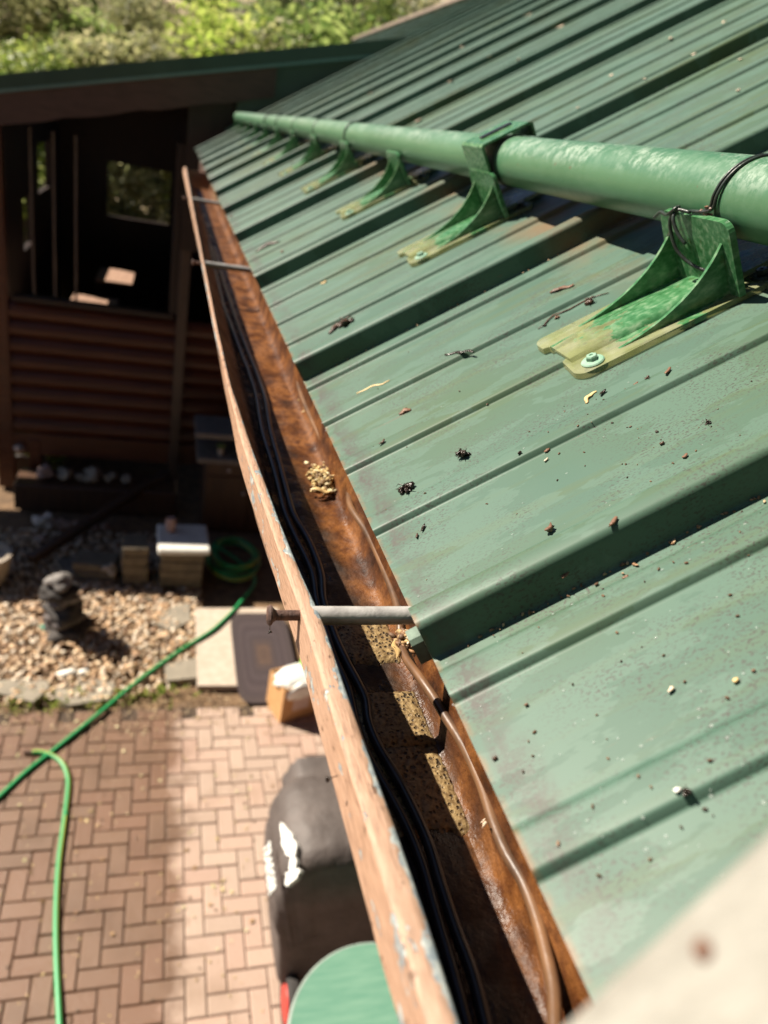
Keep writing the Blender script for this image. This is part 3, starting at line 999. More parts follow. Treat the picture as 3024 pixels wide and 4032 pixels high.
PU, PN, PR = .4325, .0712, .0345
sp = empty("snow_pipe", RF @ Matrix.Translation((PU, 0, PN)), label="long chalky green pipe running across the roof on snow guards", cat="pipe")
sp['local'] = 1
m = MB()
yy = [-1.6 + 8.5 * i / 90 for i in range(91)]
m.tube([(0.0012 * math.sin(y * 1.7), y, .0015 * math.sin(y * 2.1 + 1)) for y in yy], PR, 48)
m.build("pipe", MT['pipe'], sp, smooth=False, auto=40)
for yj in (1.158, 2.30, 4.5):
    m = MB()
    P = []
    for yv, rr in ((yj - .007, PR - .002), (yj - .0065, PR + .0016), (yj - .001, PR + .0021), (yj + .004, PR + .0016), (yj + .0045, PR - .002)):
        for a in range(40):
            P.append((rr * math.cos(2 * PI * a / 40), yv, rr * math.sin(2 * PI * a / 40) + .0005))
    m.grid(P, 5, 40, True)
    m.build("joint_ring", MT['black_wire'], sp, auto=40)

# bent strap over the pipe at the second guard
st = empty("pipe_strap", RF @ Matrix.Translation((PU, .635 + PER + .005, PN)), label="bent green plastic strap hooked over the pipe above the second guard", cat="strap")
st['local'] = 1
w0, w1 = -.045, .045
prof = [(-.0395, -.052), (-.0395, .0365), (-.036, .0395), (.034, .0395), (.040, .036), (.040, .020)]
P = []
for yv in (w0, w1):
    for a, b in prof:
        P.append((a, yv, b))
prof2 = [(a * (1.10 if a < 0 else 1.06), b + (.0032 if b > .03 else 0)) for a, b in prof]
for yv in (w0, w1):
    for a, b in prof2:
        P.append((a, yv, b))
n6 = 6
F = []
for i in range(5):
    F += [(i, i + 1, 6 + i + 1, 6 + i), (12 + i, 18 + i, 18 + i + 1, 12 + i + 1), (i, 12 + i, 12 + i + 1, i + 1), (6 + i, 6 + i + 1, 18 + i + 1, 18 + i)]
F += [(0, 6, 18, 12), (5, 17, 23, 11)]
m = MB()
m.add(P, F)
m.build("strap_band", MT['bracket_painted'], st)
m = MB()
m.box((0, 0, .0448), (.052, .012, .0022), None, .0008)
m.build("strap_slot", MT['black_wire'], st)

# wire ties
def wire_loop(yv, seed):
    pts = []
    for k in range(27):
        a = rad(205 - 300 * k / 26)
        pts.append(((PR + .0022) * math.cos(a), yv + .012 * k / 26 + .0015 * math.sin(k + seed), (PR + .0022) * math.sin(a)))
    return pts
wt = empty("wire_tie", RF @ Matrix.Translation((PU, .635, PN)), label="dark wire looped twice over the pipe and knotted on the nearest guard", cat="wire tie")
wt['local'] = 1
kn = Vector((-.0475, .018, .0045))                      # knot on top of the upright plate
m = MB()
for off in (0.0, .0045):
    lp = [Vector((kn.x + .006, kn.y - .012 - off, kn.z + .001)), Vector((-.0385, -.010 - off, .006))]
    lp += [Vector(((PR + .0021) * math.cos(rad(a)), -.016 - off - .030 * (170 - a) / 230, (PR + .0021) * math.sin(rad(a)))) for a in range(165, -70, -12)]
    m.tube(spline(lp, 3), .0015, 8)
m.build("loop", MT['wire'], wt, smooth=True)
m = MB()
m.tube(spline([kn + Vector((.004, -.016, .001)), kn + Vector((0, -.004, .004)), kn + Vector((-.004, .002, .001)), kn + Vector((.001, .006, -.003)), kn + Vector((.004, .001, .004)), kn + Vector((-.002, -.003, .006)), kn + Vector((-.005, .003, .002)), kn + Vector((-.004, .012, -.001)), kn + Vector((-.002, .024, -.001)), kn + Vector((-.004, .034, -.007))], 5), .0017, 8)
m.tube(spline([kn + Vector((-.001, -.001, .005)), kn + Vector((-.006, .002, -.003)), kn + Vector((-.008, .001, -.016)), kn + Vector((-.009, -.006, -.032)), kn + Vector((-.005, -.020, -.045)), kn + Vector((.001, -.034, -.052))], 5), .0017, 8)
m.tube(spline([kn + Vector((.001, -.001, .004)), kn + Vector((-.006, -.003, -.002)), kn + Vector((-.008, -.010, -.014)), kn + Vector((-.007, -.018, -.024))], 5), .0018, 8)
m.build("knot", MT['wire'], wt, smooth=True)
m = MB()
for k in range(9):
    m.rock((-.0345 - random.uniform(0, .005), -.014 + random.uniform(-.006, .006), .004 + random.uniform(-.004, .006)), (.005, .003, .004), k, 1, .5, k)
m.build("bark_flake", MT['tan'], wt)
for k in (3, 4, 5, 6, 7):
    m = MB()
    mt = RF @ Matrix.Translation((PU, .635 + PER * k, PN))
    for off in (0, .006):
        m.tube([(x, y + off, z) for x, y, z in wire_loop(-.01, k)], .0017, 6)
    m.tube([(-.034, -.01, -.014), (-.047, -.004, -.004), (-.046, .004, -.02)], .0018, 6)
    tag(m.build("wire_tie", MT['wire'], smooth=True, frame=mt), "dark wire wrapped round the pipe at the %s snow guard" % ord_words[k], "wire tie", "wire ties along the pipe")

# ------------------------------------------------------------------ things lying on the roof
def fr(x, y, n=0.0, rot=0.0):
    u, yy = roof_uy(x, y)
    # on a minor rib or on the pan: lift a little
    return RF @ Matrix.Translation((u, yy, n + surf_n(yy))) @ Matrix.Rotation(rot, 4, 'Z')
def scale_at(x, y):
    """metres per display pixel at that spot of the roof"""
    return atP(x, y, RF.translation, RN).__sub__(C0).length * K / 2912 * .93
def twig(x0, y0, x1, y1, r, mat, name, label, cat, bend=.15, lump=0.0, group=None):
    a, b = Vector((*roof_uy(x0, y0), 0)), Vector((*roof_uy(x1, y1), 0))
    hs = max(surf_n(a.y), surf_n(b.y), surf_n((a.y + b.y) / 2)) if abs(a.y - b.y) < .03 else surf_n((a.y + b.y) / 2)
    a.z = b.z = hs + r * .5
    d = b - a
    side = Vector((-d.y, d.x, 0))
    ps = []
    for k in range(11):
        t = k / 10
        p = a + d * t + side * (bend * math.sin(t * PI) + .035 * math.sin(t * 13 + x0) + .03 * noise.noise(Vector((t * 6, x0, 0))))
        p.z += r * .3 * math.sin(t * 7 + y0)
        ps.append(p)
    rs = [r * (.45 + .75 * math.sin(PI * (k + 1) / 12) + lump * max(0, noise.noise(Vector((k * .9, x0, y0))))) for k in range(11)]
    m = MB()
    m.tube(ps, rs, 9, flat=.42)
    return tag(m.build(name, mat, smooth=True, frame=RF), label, cat, group)
def chip(x, y, w, h, mat, name, label, cat, rot=0.0, thick=.002, group=None, curl=.25, sub=2):
    s = scale_at(x, y)
    m = MB()
    m.rock((0, 0, thick * .5), (w * s, h * s, thick), int(x + y) % 91, sub, .45)
    m.v = [(a, b, max(-.003, c2 + curl * abs(a) * 1.0)) for a, b, c2 in m.v]
    return tag(m.build(name, mat, smooth=True, frame=fr(x, y, 0, rot)), label, cat, group)
def clump(x, y, w, mat, name, label, cat, hgt=.6, nn=7, rot=0.0):
    s = scale_at(x, y) * w
    m = MB()
    rr = random.Random(int(x * 7 + y))
    for k in range(nn):
        m.rock((rr.uniform(-.3, .3) * s, rr.uniform(-.22, .22) * s, rr.uniform(.05, hgt) * s * .7), (s * rr.uniform(.35, .7), s * rr.uniform(.2, .45), s * rr.uniform(.2, .4)), k + int(x) % 31, 2, .55, rr.uniform(0, PI))
    for k in range(5):
        a = rr.uniform(0, 2 * PI)
        m.tube([(0, 0, s * .3), (math.cos(a) * s * .4, math.sin(a) * s * .4, s * rr.uniform(.1, .5)), (math.cos(a) * s * .62, math.sin(a) * s * .62, s * rr.uniform(0, .5))], [s * .04, s * .03, s * .012], 5)
    return tag(m.build(name, mat, smooth=True, frame=fr(x, y, 0, rot)), label, cat)
clump(1003, 986, 34, MT['mud'], "dirt_clump", "black round lump of wet dirt alone in the middle of the pan", "dirt", .75)
clump(880, 1058, 40, MT['mud'], "leaf_scrap", "dark crumpled wet leaf scrap left of and below the round dirt lump", "leaf scrap", .3, 8, .5)
clump(748, 700, 34, MT['bark_bit'], "bark_curl", "curled brown bark curl on the pan beside the second rib", "bark", .5, 5, .4)
twig(712, 722, 765, 690, .0032, MT['bark_bit'], "bark_curl", "long curled brown strip of bark by the second rib", "bark", .28, .8)
twig(553, 545, 603, 523, .005, MT['bark_bit'], "bark_curl", "blurred brown bark strip far down the roof near the gutter", "bark", .2, .9)
twig(774, 860, 846, 832, .0014, MT['straw'], "straw", "pale dry straw lying flat on the wet pan near the eave", "straw", .06)
twig(965, 776, 1028, 770, .0018, MT['mud'], "twig", "thin black wet twig right of the pale straw", "twig", .05, .4)
twig(1188, 634, 1240, 617, .0026, MT['tan'], "bark_flake", "flaky reddish bark strip left of the nearest snow guard", "bark", .05, 1.2)
twig(1160, 710, 1312, 632, .0011, MT['bark_bit'], "twig", "long thin brown stem with buds below the flaky bark strip", "twig", .10)
clump(1272, 656, 26, MT['bark_bit'], "bud_husk", "dark brown bud husk at the upper end of the long stem", "bud", .35, 5, .5)
clump(1205, 686, 15, MT['tan'], "bud_husk", "small brown bud husk halfway down the long stem", "bud", .3, 4, .5)
clump(1176, 704, 11, MT['mud'], "bud_husk", "tiny dark bud husk at the lower end of the long stem", "bud", .3, 4, .5)
twig(1266, 872, 1288, 846, .0017, MT['straw'], "dry_leaf", "yellow sliver of dry leaf below the nearest guard's front screw", "leaf", .15)
chip(1303, 850, 22, 8, MT['mud'], "leaf_scrap", "dark leaf scrap touching the yellow sliver of leaf", "leaf scrap", .4)
twig(862, 896, 888, 886, .0024, MT['tan'], "twig", "short reddish twig on the wet pan below the pale straw", "twig", .1, .8)
clump(1528, 915, 17, MT['mud'], "seed", "dark round seed at the right of the big pan", "seed", .6, 5)
chip(1446, 816, 26, 7, MT['tan'], "leaf_scrap", "narrow reddish leaf scrap, rightmost of three on the fine crease", "leaf scrap", .6)
clump(1401, 829, 12, MT['bark_bit'], "leaf_scrap", "squarish brown leaf scrap, middle of three on the fine crease", "leaf scrap", .4, 4)
chip(1375, 836, 12, 8, MT['tan'], "leaf_scrap", "pale brown leaf scrap, leftmost of three on the fine crease", "leaf scrap", .3)
clump(1488, 1725, 22, MT['mud'], "dirt_pellet", "grey black pellet near the ladder at the lower right", "dirt", .55, 5)
chip(1468, 1724, 14, 11, MT['whitestone'], "bird_dropping", "white blob touching the black pellet at the lower right", "dropping", .2)
chip(915, 1143, 22, 7, MT['mud'], "leaf_scrap", "small dark sliver of leaf on the pan above the near rib", "leaf scrap", .9)
chip(902, 1160, 16, 6, MT['bark_bit'], "leaf_scrap", "small dark leaf scrap just below another dark sliver on the pan", "leaf scrap", 1.1)
chip(831, 967, 20, 8, MT['bark_bit'], "leaf_scrap", "brown leaf scrap close to the eave on the third strip", "leaf scrap", .5)
chip(1190, 1148, 26, 14, MT['tan'], "leaf_scrap", "reddish curled leaf chip in the crease beside the near rib", "leaf scrap", .5, .004, None, .5)
chip(1183, 975, 16, 9, MT['tan'], "leaf_scrap", "tan leaf chip with white tip in the middle of the big pan", "leaf scrap", .4)
chip(1180, 996, 13, 5, MT['pale'], "leaf_scrap", "small pale flake below the tan chip in the big pan", "leaf scrap", .3)
chip(1127, 992, 14, 7, MT['mud'], "leaf_scrap", "dark scrap stuck to the rib crease above the big pan", "leaf scrap", .6)
chip(1430, 960, 11, 8, MT['bark_bit'], "leaf_scrap", "brown fleck in a cluster of grit on the big pan", "leaf scrap", .2)
chip(1480, 988, 14, 9, MT['tan'], "leaf_scrap", "pale brown fleck below the dark seed on the big pan", "leaf scrap", .2)
chip(1500, 1030, 13, 9, MT['bark_bit'], "leaf_scrap", "reddish brown fleck near the upper end of the near rib", "leaf scrap", .3)
chip(1232, 1270, 24, 10, MT['tan'], "leaf_scrap", "brown crumbs wedged under the near rib's dark side", "leaf scrap", .5)
chip(1345, 1200, 30, 10, MT['tan'], "leaf_scrap", "line of tan crumbs along the foot of the near rib", "leaf scrap", .5)
chip(1352, 1250, 14, 10, MT['tan'], "leaf_scrap", "reddish fleck on the pan below the near rib", "leaf scrap", .2)
chip(1590, 1472, 14, 12, MT['straw'], "leaf_scrap", "cream fleck beside a drop on the lowest wide pan", "leaf scrap", .2)
chip(1138, 1525, 9, 7, MT['tan'], "leaf_scrap", "tan fleck on the pan below the near rib toward the eave", "leaf scrap", .2)
chip(1070, 1640, 12, 9, MT['bark_bit'], "leaf_scrap", "brown fleck on the grimy corner by the eave", "leaf scrap", .2)
chip(1450, 1492, 18, 8, MT['pale'], "bird_dropping", "small white spatter on the pan below the near rib", "dropping", .4)
chip(700, 612, 13, 13, MT['straw'], "leaf_fleck", "yellow leaf fleck on the pan beyond the second guard's foot", "leaf")
chip(1210, 62, 16, 14, MT['pale'], "leaf_fleck", "pale pink leaf fleck highest on the upper roof", "leaf")
for k, (x, y, s) in enumerate([(1140, 35, 17), (1125, 150, 11), (1060, 135, 14), (975, 180, 13), (905, 265, 14), (1320, 165, 12), (1450, 90, 12), (1500, 120, 15), (1600, 130, 10), (1595, 205, 10), (870, 225, 12), (1565, 50, 14), (1400, 205, 9), (1250, 240, 9), (800, 205, 13), (760, 215, 12), (1000, 105, 10), (1625, 75, 9)]):
    chip(x, y, s, s * .7, MT['pale'], "leaf_fleck", "one of the small pale leaf flecks scattered over the upper roof", "leaf", k * .7, .003, "pale leaf flecks on the upper roof", .3, 1)
for k, (x, y, s) in enumerate([(520, 388, 10), (560, 370, 11), (500, 470, 9), (655, 445, 9), (545, 490, 10), (610, 545, 10), (590, 400, 9), (690, 415, 10), (632, 352, 10), (480, 405, 9)]):
    chip(x, y, s, s * .7, MT['tan'], "leaf_fleck", "one of the small tan leaf flecks on the far lower roof", "leaf", k * .9, .003, "tan leaf flecks on the far lower roof", .3, 1)

# gutter litter
def glitter(x, y, z, w, h, mat, name, label, cat, rot, tilt=0.0, thick=.0016):
    p = atZ(x, y, z)
    s = (p - C0).length * K / 2912
    L, W = w * s, h * s
    P = []
    nn = 10
    for i in range(nn + 1):
        t = i / nn
        ww = W / 2 * math.sin(PI * min(1, t * .96 + .02)) ** .7
        zc_ = .002 * math.sin(t * 6)
        for j, sg in enumerate((-1, 0, 1)):
            P.append(((t - .5) * L, sg * ww, zc_ - abs(sg) * .0008))
    m = MB()
    m.grid(P, nn + 1, 3)
    m.grid([(a, b, c2 - thick) for a, b, c2 in P], nn + 1, 3)
    fm = Matrix.Translation(p) @ Matrix.Rotation(rot, 4, 'Z') @ Matrix.Rotation(tilt, 4, 'X')
    return tag(m.build(name, mat, smooth=True, frame=fm), label, cat)
glitter(858, 1398, ZF + .022, 62, 15, MT['straw'], "dry_leaf", "long yellow dry leaf against the brown cable at the near rib", "leaf", rad(80), .4)
glitter(693, 1057, ZF + .012, 44, 13, MT['straw'], "dry_leaf", "yellow dry leaf at the foot of the seed pile in the gutter", "leaf", rad(0), .2)
glitter(700, 1020, ZF + .016, 46, 8, MT['straw'], "dry_leaf", "pale thin leaf lying across the seed pile in the gutter", "leaf", rad(-20), .2)
glitter(1048, 1775, ZF + .03, 22, 9, MT['pale'], "dry_leaf", "small white curled leaf caught beside the brown cable", "leaf", rad(60), .3)
glitter(786, 1113, ZF + .02, 40, 9, MT['straw'], "dry_leaf", "pale leaf strip tucked along the brown cable by the eave", "leaf", rad(60), .3)
def pile(x, y, z, wx, wy, nn, label, mats, name="seed_pile"):
    p = atZ(x, y, z)
    m = MB()
    for k in range(nn):
        a, b = random.gauss(0, .4), random.gauss(0, .4)
        s = random.uniform(.002, .0055)
        t3 = random.choice(mats)
        h = .012 * math.exp(-(a * a + b * b))
        m.rock((p.x + a * wx, p.y + b * wy, z - .004 + h * random.uniform(.2, 1)), (s * 1.9, s, s * .8), k % 61, 1, .35, random.uniform(0, PI), (*t3, 1))
    return tag(m.build(name, MT['stone'], smooth=True), label, "litter")
ST = [(.62, .47, .20), (.5, .34, .13), (.72, .62, .38), (.25, .15, .06)]
DK = [(.30, .16, .07), (.16, .09, .05), (.5, .33, .15), (.7, .6, .42)]
pile(695, 1032, ZF + .008, .019, .042, 260, "heap of straw coloured seeds washed up on the gutter floor", ST)
pile(880, 1385, ZF + .02, .010, .014, 110, "clot of brown crumbs caught under the near rib's end", DK)
pile(668, 880, ZF + .01, .008, .09, 120, "trail of wet seed husks on the rusty gutter floor beyond the heap", ST)
pile(602, 690, ZF + .012, .010, .2, 170, "far blurred trail of tan husks along the back of the gutter", ST)
pile(470, 430, ZF + .03, .035, .5, 260, "mat of tan needles clogging the far end of the gutter", [(.42, .28, .15), (.32, .2, .1), (.5, .36, .2)], "needle_mat")
# dirt hanging by a thread under the nail and the lip
for (x, y, s), lab in zip([(583, 1366, 9), (708, 1683, 13)], ["speck of dirt dangling below the rusty nail head", "black crumb of dirt hanging off the outside of the tan lip"]):
    Yv = .402 if y < 1500 else .26
    p = atY(x, y, Yv)
    sc_ = (p - C0).length * K / 2912 * s
    m = MB()
    for k in range(4):
        m.rock((p.x + random.uniform(-.3, .3) * sc_, p.y, p.z + random.uniform(-.4, .4) * sc_), (sc_ * .55, sc_ * .5, sc_ * .55), k + 3, 2, .5)
    if y < 1500:
        l = lerp(LX, .402)
        h0 = atY(583, 1338, .402)
        m.tube([(h0.x, .402, h0.z), (p.x, p.y, p.z)], .0003, 5)
    else:
        h0 = atY(718, 1676, .262)
        m.tube([(h0.x + .003, .262, h0.z), (p.x, p.y, p.z)], .0003, 5)
    tag(m.build("dirt_crumb", MT['mud'], smooth=True), lab, "dirt")

# water beads and grit: nobody could count them
m = MB()
def bead(u, y, n, s):
    v, f = ICO[1] if s < .0016 else ICO[2]
    e = random.uniform(.8, 1.3)
    m.add([(u + p.x * s * e, y + p.y * s, n + p.z * s * .55) for p in v], f)
for k in range(170):
    x, y = random.uniform(760, 1659), random.uniform(700, 1900)
    u, yy = roof_uy(x, y)
    if u < .004 or yy < .12 or yy > 1.7:
        continue
    ph = (yy - RIB0) % PER
    if ph < .034:
        continue
    bead(u, yy, surf_n(yy), random.choice((.0005, .0006, .0008, .0011)))
for k in range(150):
    yy = random.uniform(.15, 5.5)
    ph = (yy - RIB0) % PER
    bead(random.uniform(-.001, .004), yy, -.003 if ph > .03 else .012, random.uniform(.0007, .0012) * (1 + yy * .3))
for k in range(170):
    u, yy = random.uniform(.02, 1.9), random.uniform(1.2, 5.5)
    ph = (yy - RIB0) % PER
    if ph < .034:
        continue
    bead(u, yy, surf_n(yy), random.uniform(.0014, .0024))
tag(m.build("water_beads", MT['water'], smooth=True, frame=RF), "clear water beads all over the wet green roof", "water", kind="stuff")
m = MB()
for k in range(110):
    x, y = random.uniform(780, 1659), random.uniform(720, 1900)
    if k < 35:
        x, y = random.gauss(1400, 110), random.gauss(960, 60)
    u, yy = roof_uy(x, y)
    if u < .004 or yy < .12:
        continue
    if (yy - RIB0) % PER < .034:
        yy = RIB0 + PER * round((yy - RIB0) / PER) - random.uniform(.001, .004)
    s = random.uniform(.0006, .0018)
    t3 = random.choice([(.05, .03, .02), (.12, .06, .03), (.2, .12, .07)])
    m.rock((u, yy, surf_n(yy) + s * .3), (s * 1.7, s, s), k % 67, 1, .4, random.uniform(0, PI), (*t3, 1))
for k in range(200):                                    # crumbs along the foot of the near ribs
    u = random.uniform(.02, .75)
    s = random.uniform(.0008, .0024)
    t3 = random.choice([(.30, .17, .09), (.16, .09, .05), (.45, .32, .19)])
    m.rock((u, RIB0 - random.expovariate(400) + PER * random.choice((0, 0, 0, 1)), .001), (s * 1.7, s, s), k % 67, 1, .4, random.uniform(0, PI), (*t3, 1))
tag(m.build("grit", MT['stone'], frame=RF), "brown grit and crumbs sprinkled on the green roof", "grit", kind="stuff")

# ------------------------------------------------------------------ the wing at the far end: an open-sided porch under a low roof
YB, YW = 7.2, 7.5
wing = empty("porch_wing", loc=(-.3, YW, 0), label="dark brown raised porch with clapboard half wall at the far end of the yard", cat="porch")
def wpt(x, y, Y):
    p = atY(x, y, Y)
    return p.x, p.z
# sloping barge: line through two measured points, continued both ways
a, b = wpt(0, 160, YB), wpt(885, 80, YB)
sl_ = (b[1] - a[1]) / (b[0] - a[0])
bz = lambda X: a[1] + (max(X, -1.45) - a[0]) * sl_
XL_, XR_ = -6.5, 2.2
def strip(name, top, bot, x0, x1, y0, y1, mat, wav=0):
    n = 40
    m = MB()
    poly = [(x0 + (x1 - x0) * k / n, bz(x0 + (x1 - x0) * k / n) + top) for k in range(n + 1)]
    poly2 = []
    for k in range(n + 1):
        X = x1 - (x1 - x0) * k / n
        poly2.append((X, bz(X) + bot - (wav * abs(math.sin(X * 11)) if wav else 0)))
    P = [(x, y0, z) for x, z in poly] + [(x, y0, z) for x, z in poly2[::-1]] + [(x, y1, z) for x, z in poly] + [(x, y1, z) for x, z in poly2[::-1]]
    F = []
    q = n + 1
    for k in range(n):
        F += [(k, q + k, q + k + 1, k + 1), (2 * q + k, 2 * q + k + 1, 3 * q + k + 1, 3 * q + k), (k, k + 1, 2 * q + k + 1, 2 * q + k), (q + k, 3 * q + k, 3 * q + k + 1, q + k + 1)]
    F += [(0, 2 * q, 3 * q, q), (n, q + n, 3 * q + n, 2 * q + n)]
    m.add(P, F)
    return m.build(name, mat, wing)
strip("roof_capping", 0.0, -.105, XL_, 1.95, YB, YB + .10, MT['cap'])
strip("capping_edge", -.1055, -.128, XL_, 1.75, YB - .006, YB + .05, MT['capedge'])
strip("barge_board", -.129, -.345, XL_, .80, YB + .012, YB + .05, MT['fascia'], .022)
strip("cheek_wall", -.129, -.80, .50, 2.0, YB + .055, YB + .09, MT['cap'])
strip("roof", -.03, -.10, -1.75, 1.9, YB + .11, 11.6, MT['cap'])
strip("unseen_front_roof", -.03, -.10, XL_, -1.752, YB + .11, YB + 1.5, MT['cap'])  # unseen left part of the roof, cut shallow so sun reaches the benches
for X in (-4.2, -6.3):
    m = MB()
    m.box((X, YW, 1.75), (.13, .13, 3.5), None, .006)
    m.build("post", MT['siding'], wing)
m = MB()
m.box((.42, YB + .125, 3.2), (.62, .05, 1.25), None)
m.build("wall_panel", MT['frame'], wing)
# clapboard half wall
zs0, zs1 = wpt(200, 940, YW)[1], wpt(200, 668, YW)[1]
m = MB()
nb = 8
hb = (zs1 - zs0) / nb
x0, x1 = wpt(10, 700, YW)[0] - .02, 1.9
for k in range(nb):
    z = zs0 + hb * k
    arc_ = [(YW - .028 - .042 * math.sin(PI * min(1, (t_ + .12) / 1.12)) ** .8 + .030 * t_, z + .006 + (hb - .006) * t_) for t_ in [q_ / 9 for q_ in range(10)]]
    m.prism([(YW - .012, z), (YW - .030, z + .001)] + arc_ + [(YW + .01, z + hb), (YW + .01, z)], 'x', x0, x1)
m.build("clapboard_wall", MT['siding'], wing)
m = MB()
m.box(((x0 + x1) / 2, YW - .03, zs0 - .12), (x1 - x0 + .3, .06, .225), None, .004)
m.build("skirt_board", MT['siding'], wing)
m = MB()
m.box((-.62, YW - .03, zs1 + .035), (1.40, .13, .05), None, .005)
m.build("sill", MT['frame'], wing)
XP = wpt(10, 700, YW)[0]
for X, w in ((XP - .03, .15), (.10, .13), (.70, .10)):
    m = MB()
    m.box((X, YW - .01, 1.72 if X < -1 else 2.7), (w, .12, 3.44 if X < -1 else 1.5), None, .006)
    m.build("post", MT['siding'] if X < -1 else MT['frame'], wing)
for X in (-1.16, -.98, -.80):
    m = MB()
    m.box((X, YW + .03, 2.65), (.022, .03, 1.4), None, .003)
    m.build("mullion", simple("grey_brown_mullion", (.12, .09, .07), (.08, .06, .05), 12, .4) if X == -1.16 else bpy.data.materials["grey_brown_mullion"], wing)
xi = atY(70, 1130, YW).x
m = MB()
m.box((xi + .05, YW - .01, .25), (.10, .12, .60), None, .006)
m.build("pier", MT['siding'], wing)
m = MB()
m.box(((xi + 2.0) / 2, 11.1, .45), (2.0 - xi, .06, .96), None)
m.build("base_light_stop", MT['frame'], wing)  # added under the porch to stop sunlight leaking in from behind
m = MB()
m.box((xi + .06, 9.35, .45), (.05, 3.4, .95), None)
m.build("base_side_light_stop", MT['frame'], wing)  # added side piece, also keeps sunlight out from under the porch
# porch floor, far wall with one opening
m = MB()
m.box((.2, 9.4, .98), (3.1, 3.7, .10), None)
m.build("porch_floor", MT['frame'], wing)
yb = 11.2
(ox0, oz1), (ox1, oz0) = wpt(232, 348, yb), wpt(364, 486, yb)
m = MB()
m.prism([(-1.45, 1.0), (ox0, 1.0), (ox0, bz(ox0) - .12), (-1.45, bz(-1.45) - .12)], 'y', yb, yb + .1)
m.prism([(ox1, 1.0), (1.9, 1.0), (1.9, bz(1.9) - .12), (ox1, bz(ox1) - .12)], 'y', yb, yb + .1)
m.prism([(ox0, 1.0), (ox1, 1.0), (ox1, oz0), (ox0, oz0)], 'y', yb, yb + .1)
m.prism([(ox0, oz1), (ox1, oz1), (ox1, bz(ox1) - .12), (ox0, bz(ox0) - .12)], 'y', yb, yb + .1)
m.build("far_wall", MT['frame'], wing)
m = MB()
m.box((1.85, 9.35, 2.2), (.1, 3.6, 2.4), None)
m.build("side_wall", MT['frame'], wing)
m = MB()
def wallquad(y0, y1, z0, z1):
    m.box((-1.42, (y0 + y1) / 2, (z0 + z1) / 2), (.06, y1 - y0, z1 - z0))
for y0, y1, holes in ((7.56, 8.50, []), (8.50, 9.10, [(2.15, 2.65)]), (9.10, 9.15, []), (9.15, 9.50, []), (9.50, 10.40, [(2.60, 3.10)]), (10.40, 11.2, [])):  # openings shaped to let sun fall on the benches
    z = 1.0
    for h0, h1 in holes + [(3.62, 3.62)]:
        wallquad(y0, y1, z, h0)
        z = h1
m.build("sun_slot_side_wall", MT['frame'], wing)
# wooden boxes standing in the porch, caught by the sun
def pbox(x0, y0, x1, Y, dep, zb_, label, lean=0.0):
    p, q = atY(x0, y0, Y), atY(x1, y0, Y)
    e = empty("porch_bench", loc=((p.x + q.x) / 2, Y + dep / 2, zb_), label=label, cat="bench")
    m = MB()
    ns_ = 5
    for k in range(ns_):
        m.box(((p.x + q.x) / 2, Y + dep * (k + .5) / ns_, p.z + lean * k), (q.x - p.x, dep / ns_ - .012, .03), None, .004)
    m.build("slatted_top", MT['crate'], e)
    for X in (p.x + .03, q.x - .03):
        for yv in (Y + .04, Y + dep - .04):
            m = MB()
            m.box((X, yv, (zb_ + p.z - .016) / 2), (.05, .05, p.z - zb_ - .034), None, .004)
            m.build("leg", MT['frame'], e)
pbox(205, 606, 286, 9.2, .75, 1.031, "tall slatted bench catching the sun inside the dark porch")
pbox(146, 662, 250, 8.25, .55, 1.031, "low slatted bench in the sun just behind the porch sill")

# downspout on the wing's front, with a long offset leg at its foot
ds = empty("downspout", loc=(.17, YW - .13, 0), label="brown square downspout at the porch corner with a slanting foot", cat="downspout")
m = MB()
X0, X1 = wpt(396, 640, YW - .13)[0], wpt(378, 1100, YW - .13)[0]
zt = 3.35
zb2 = wpt(375, 1100, YW - .13)[1]
m.bar((X0 + .0, YW - .13, zt), (X0, YW - .13, max(.20, zb2 + .1)), .075, .095, .006)
m.build("pipe", MT['steel_brown'], ds)
p = atZ(66, 1200, .16)
m = MB()
m.bar((X0 - .05, YW - .13, .30), (p.x, p.y, .12), .085, .085, .006)
m.build("foot_pipe", MT['steel_brown'], ds)

# low stone ledge under the porch, with rocks lined up on it
ly = 6.95
ledge = MB()
ledge.box((-.55, ly + .22, .13), (1.5, .40, .26), None, .01)
tag(ledge.build("stone_ledge", MT['cabinet']), "low dark stone ledge in the shade below the porch", "ledge")
def rockthing(x, y, Y, w, label, col, group=None, zmin=None):
    p = atY(x, y, Y)
    s = (p - C0).length * K / 2912 * w
    m = MB()
    z = p.z if zmin is None else zmin + s * .36
    m.rock((p.x, p.y, z), (s, s * .8, s * .68), int(x) % 71, 3, .55, x, (*col, 1))
    return tag(m.build("rock", MT['rock'], smooth=True), label, "rock", group)
rw = [(75, "leftmost pinkish"), (118, "second pale"), (150, "small brownish"), (178, "wide whitish"), (214, "fifth tan"), (250, "rightmost tan")]
for (x, wd), s in zip(rw, (34, 32, 20, 36, 24, 24)):
    rockthing(x * 1.0 + 22, 1062, ly + .2, s, "%s rock in the row on the stone ledge's top" % wd, (.42, .30, .26) if 'pink' in wd else (.36, .30, .23), "rocks along the stone ledge", .262)
for (x, wd), s in zip([(100, "large white leftmost"), (135, "reddish second"), (166, "tan third"), (203, "small fourth"), (230, "small last")], (40, 26, 22, 18, 18)):
    rockthing(x, 1112, 6.62, s, "%s rock on the ground in front of the stone ledge" % wd, (.60, .54, .48) if 'white' in wd else (.42, .28, .22), "rocks along the stone ledge", 0.0)
rockthing(88, 1180, 6.35, 22, "pinkish rock below the slanting foot of the downspout", (.45, .33, .28), None, 0.0)
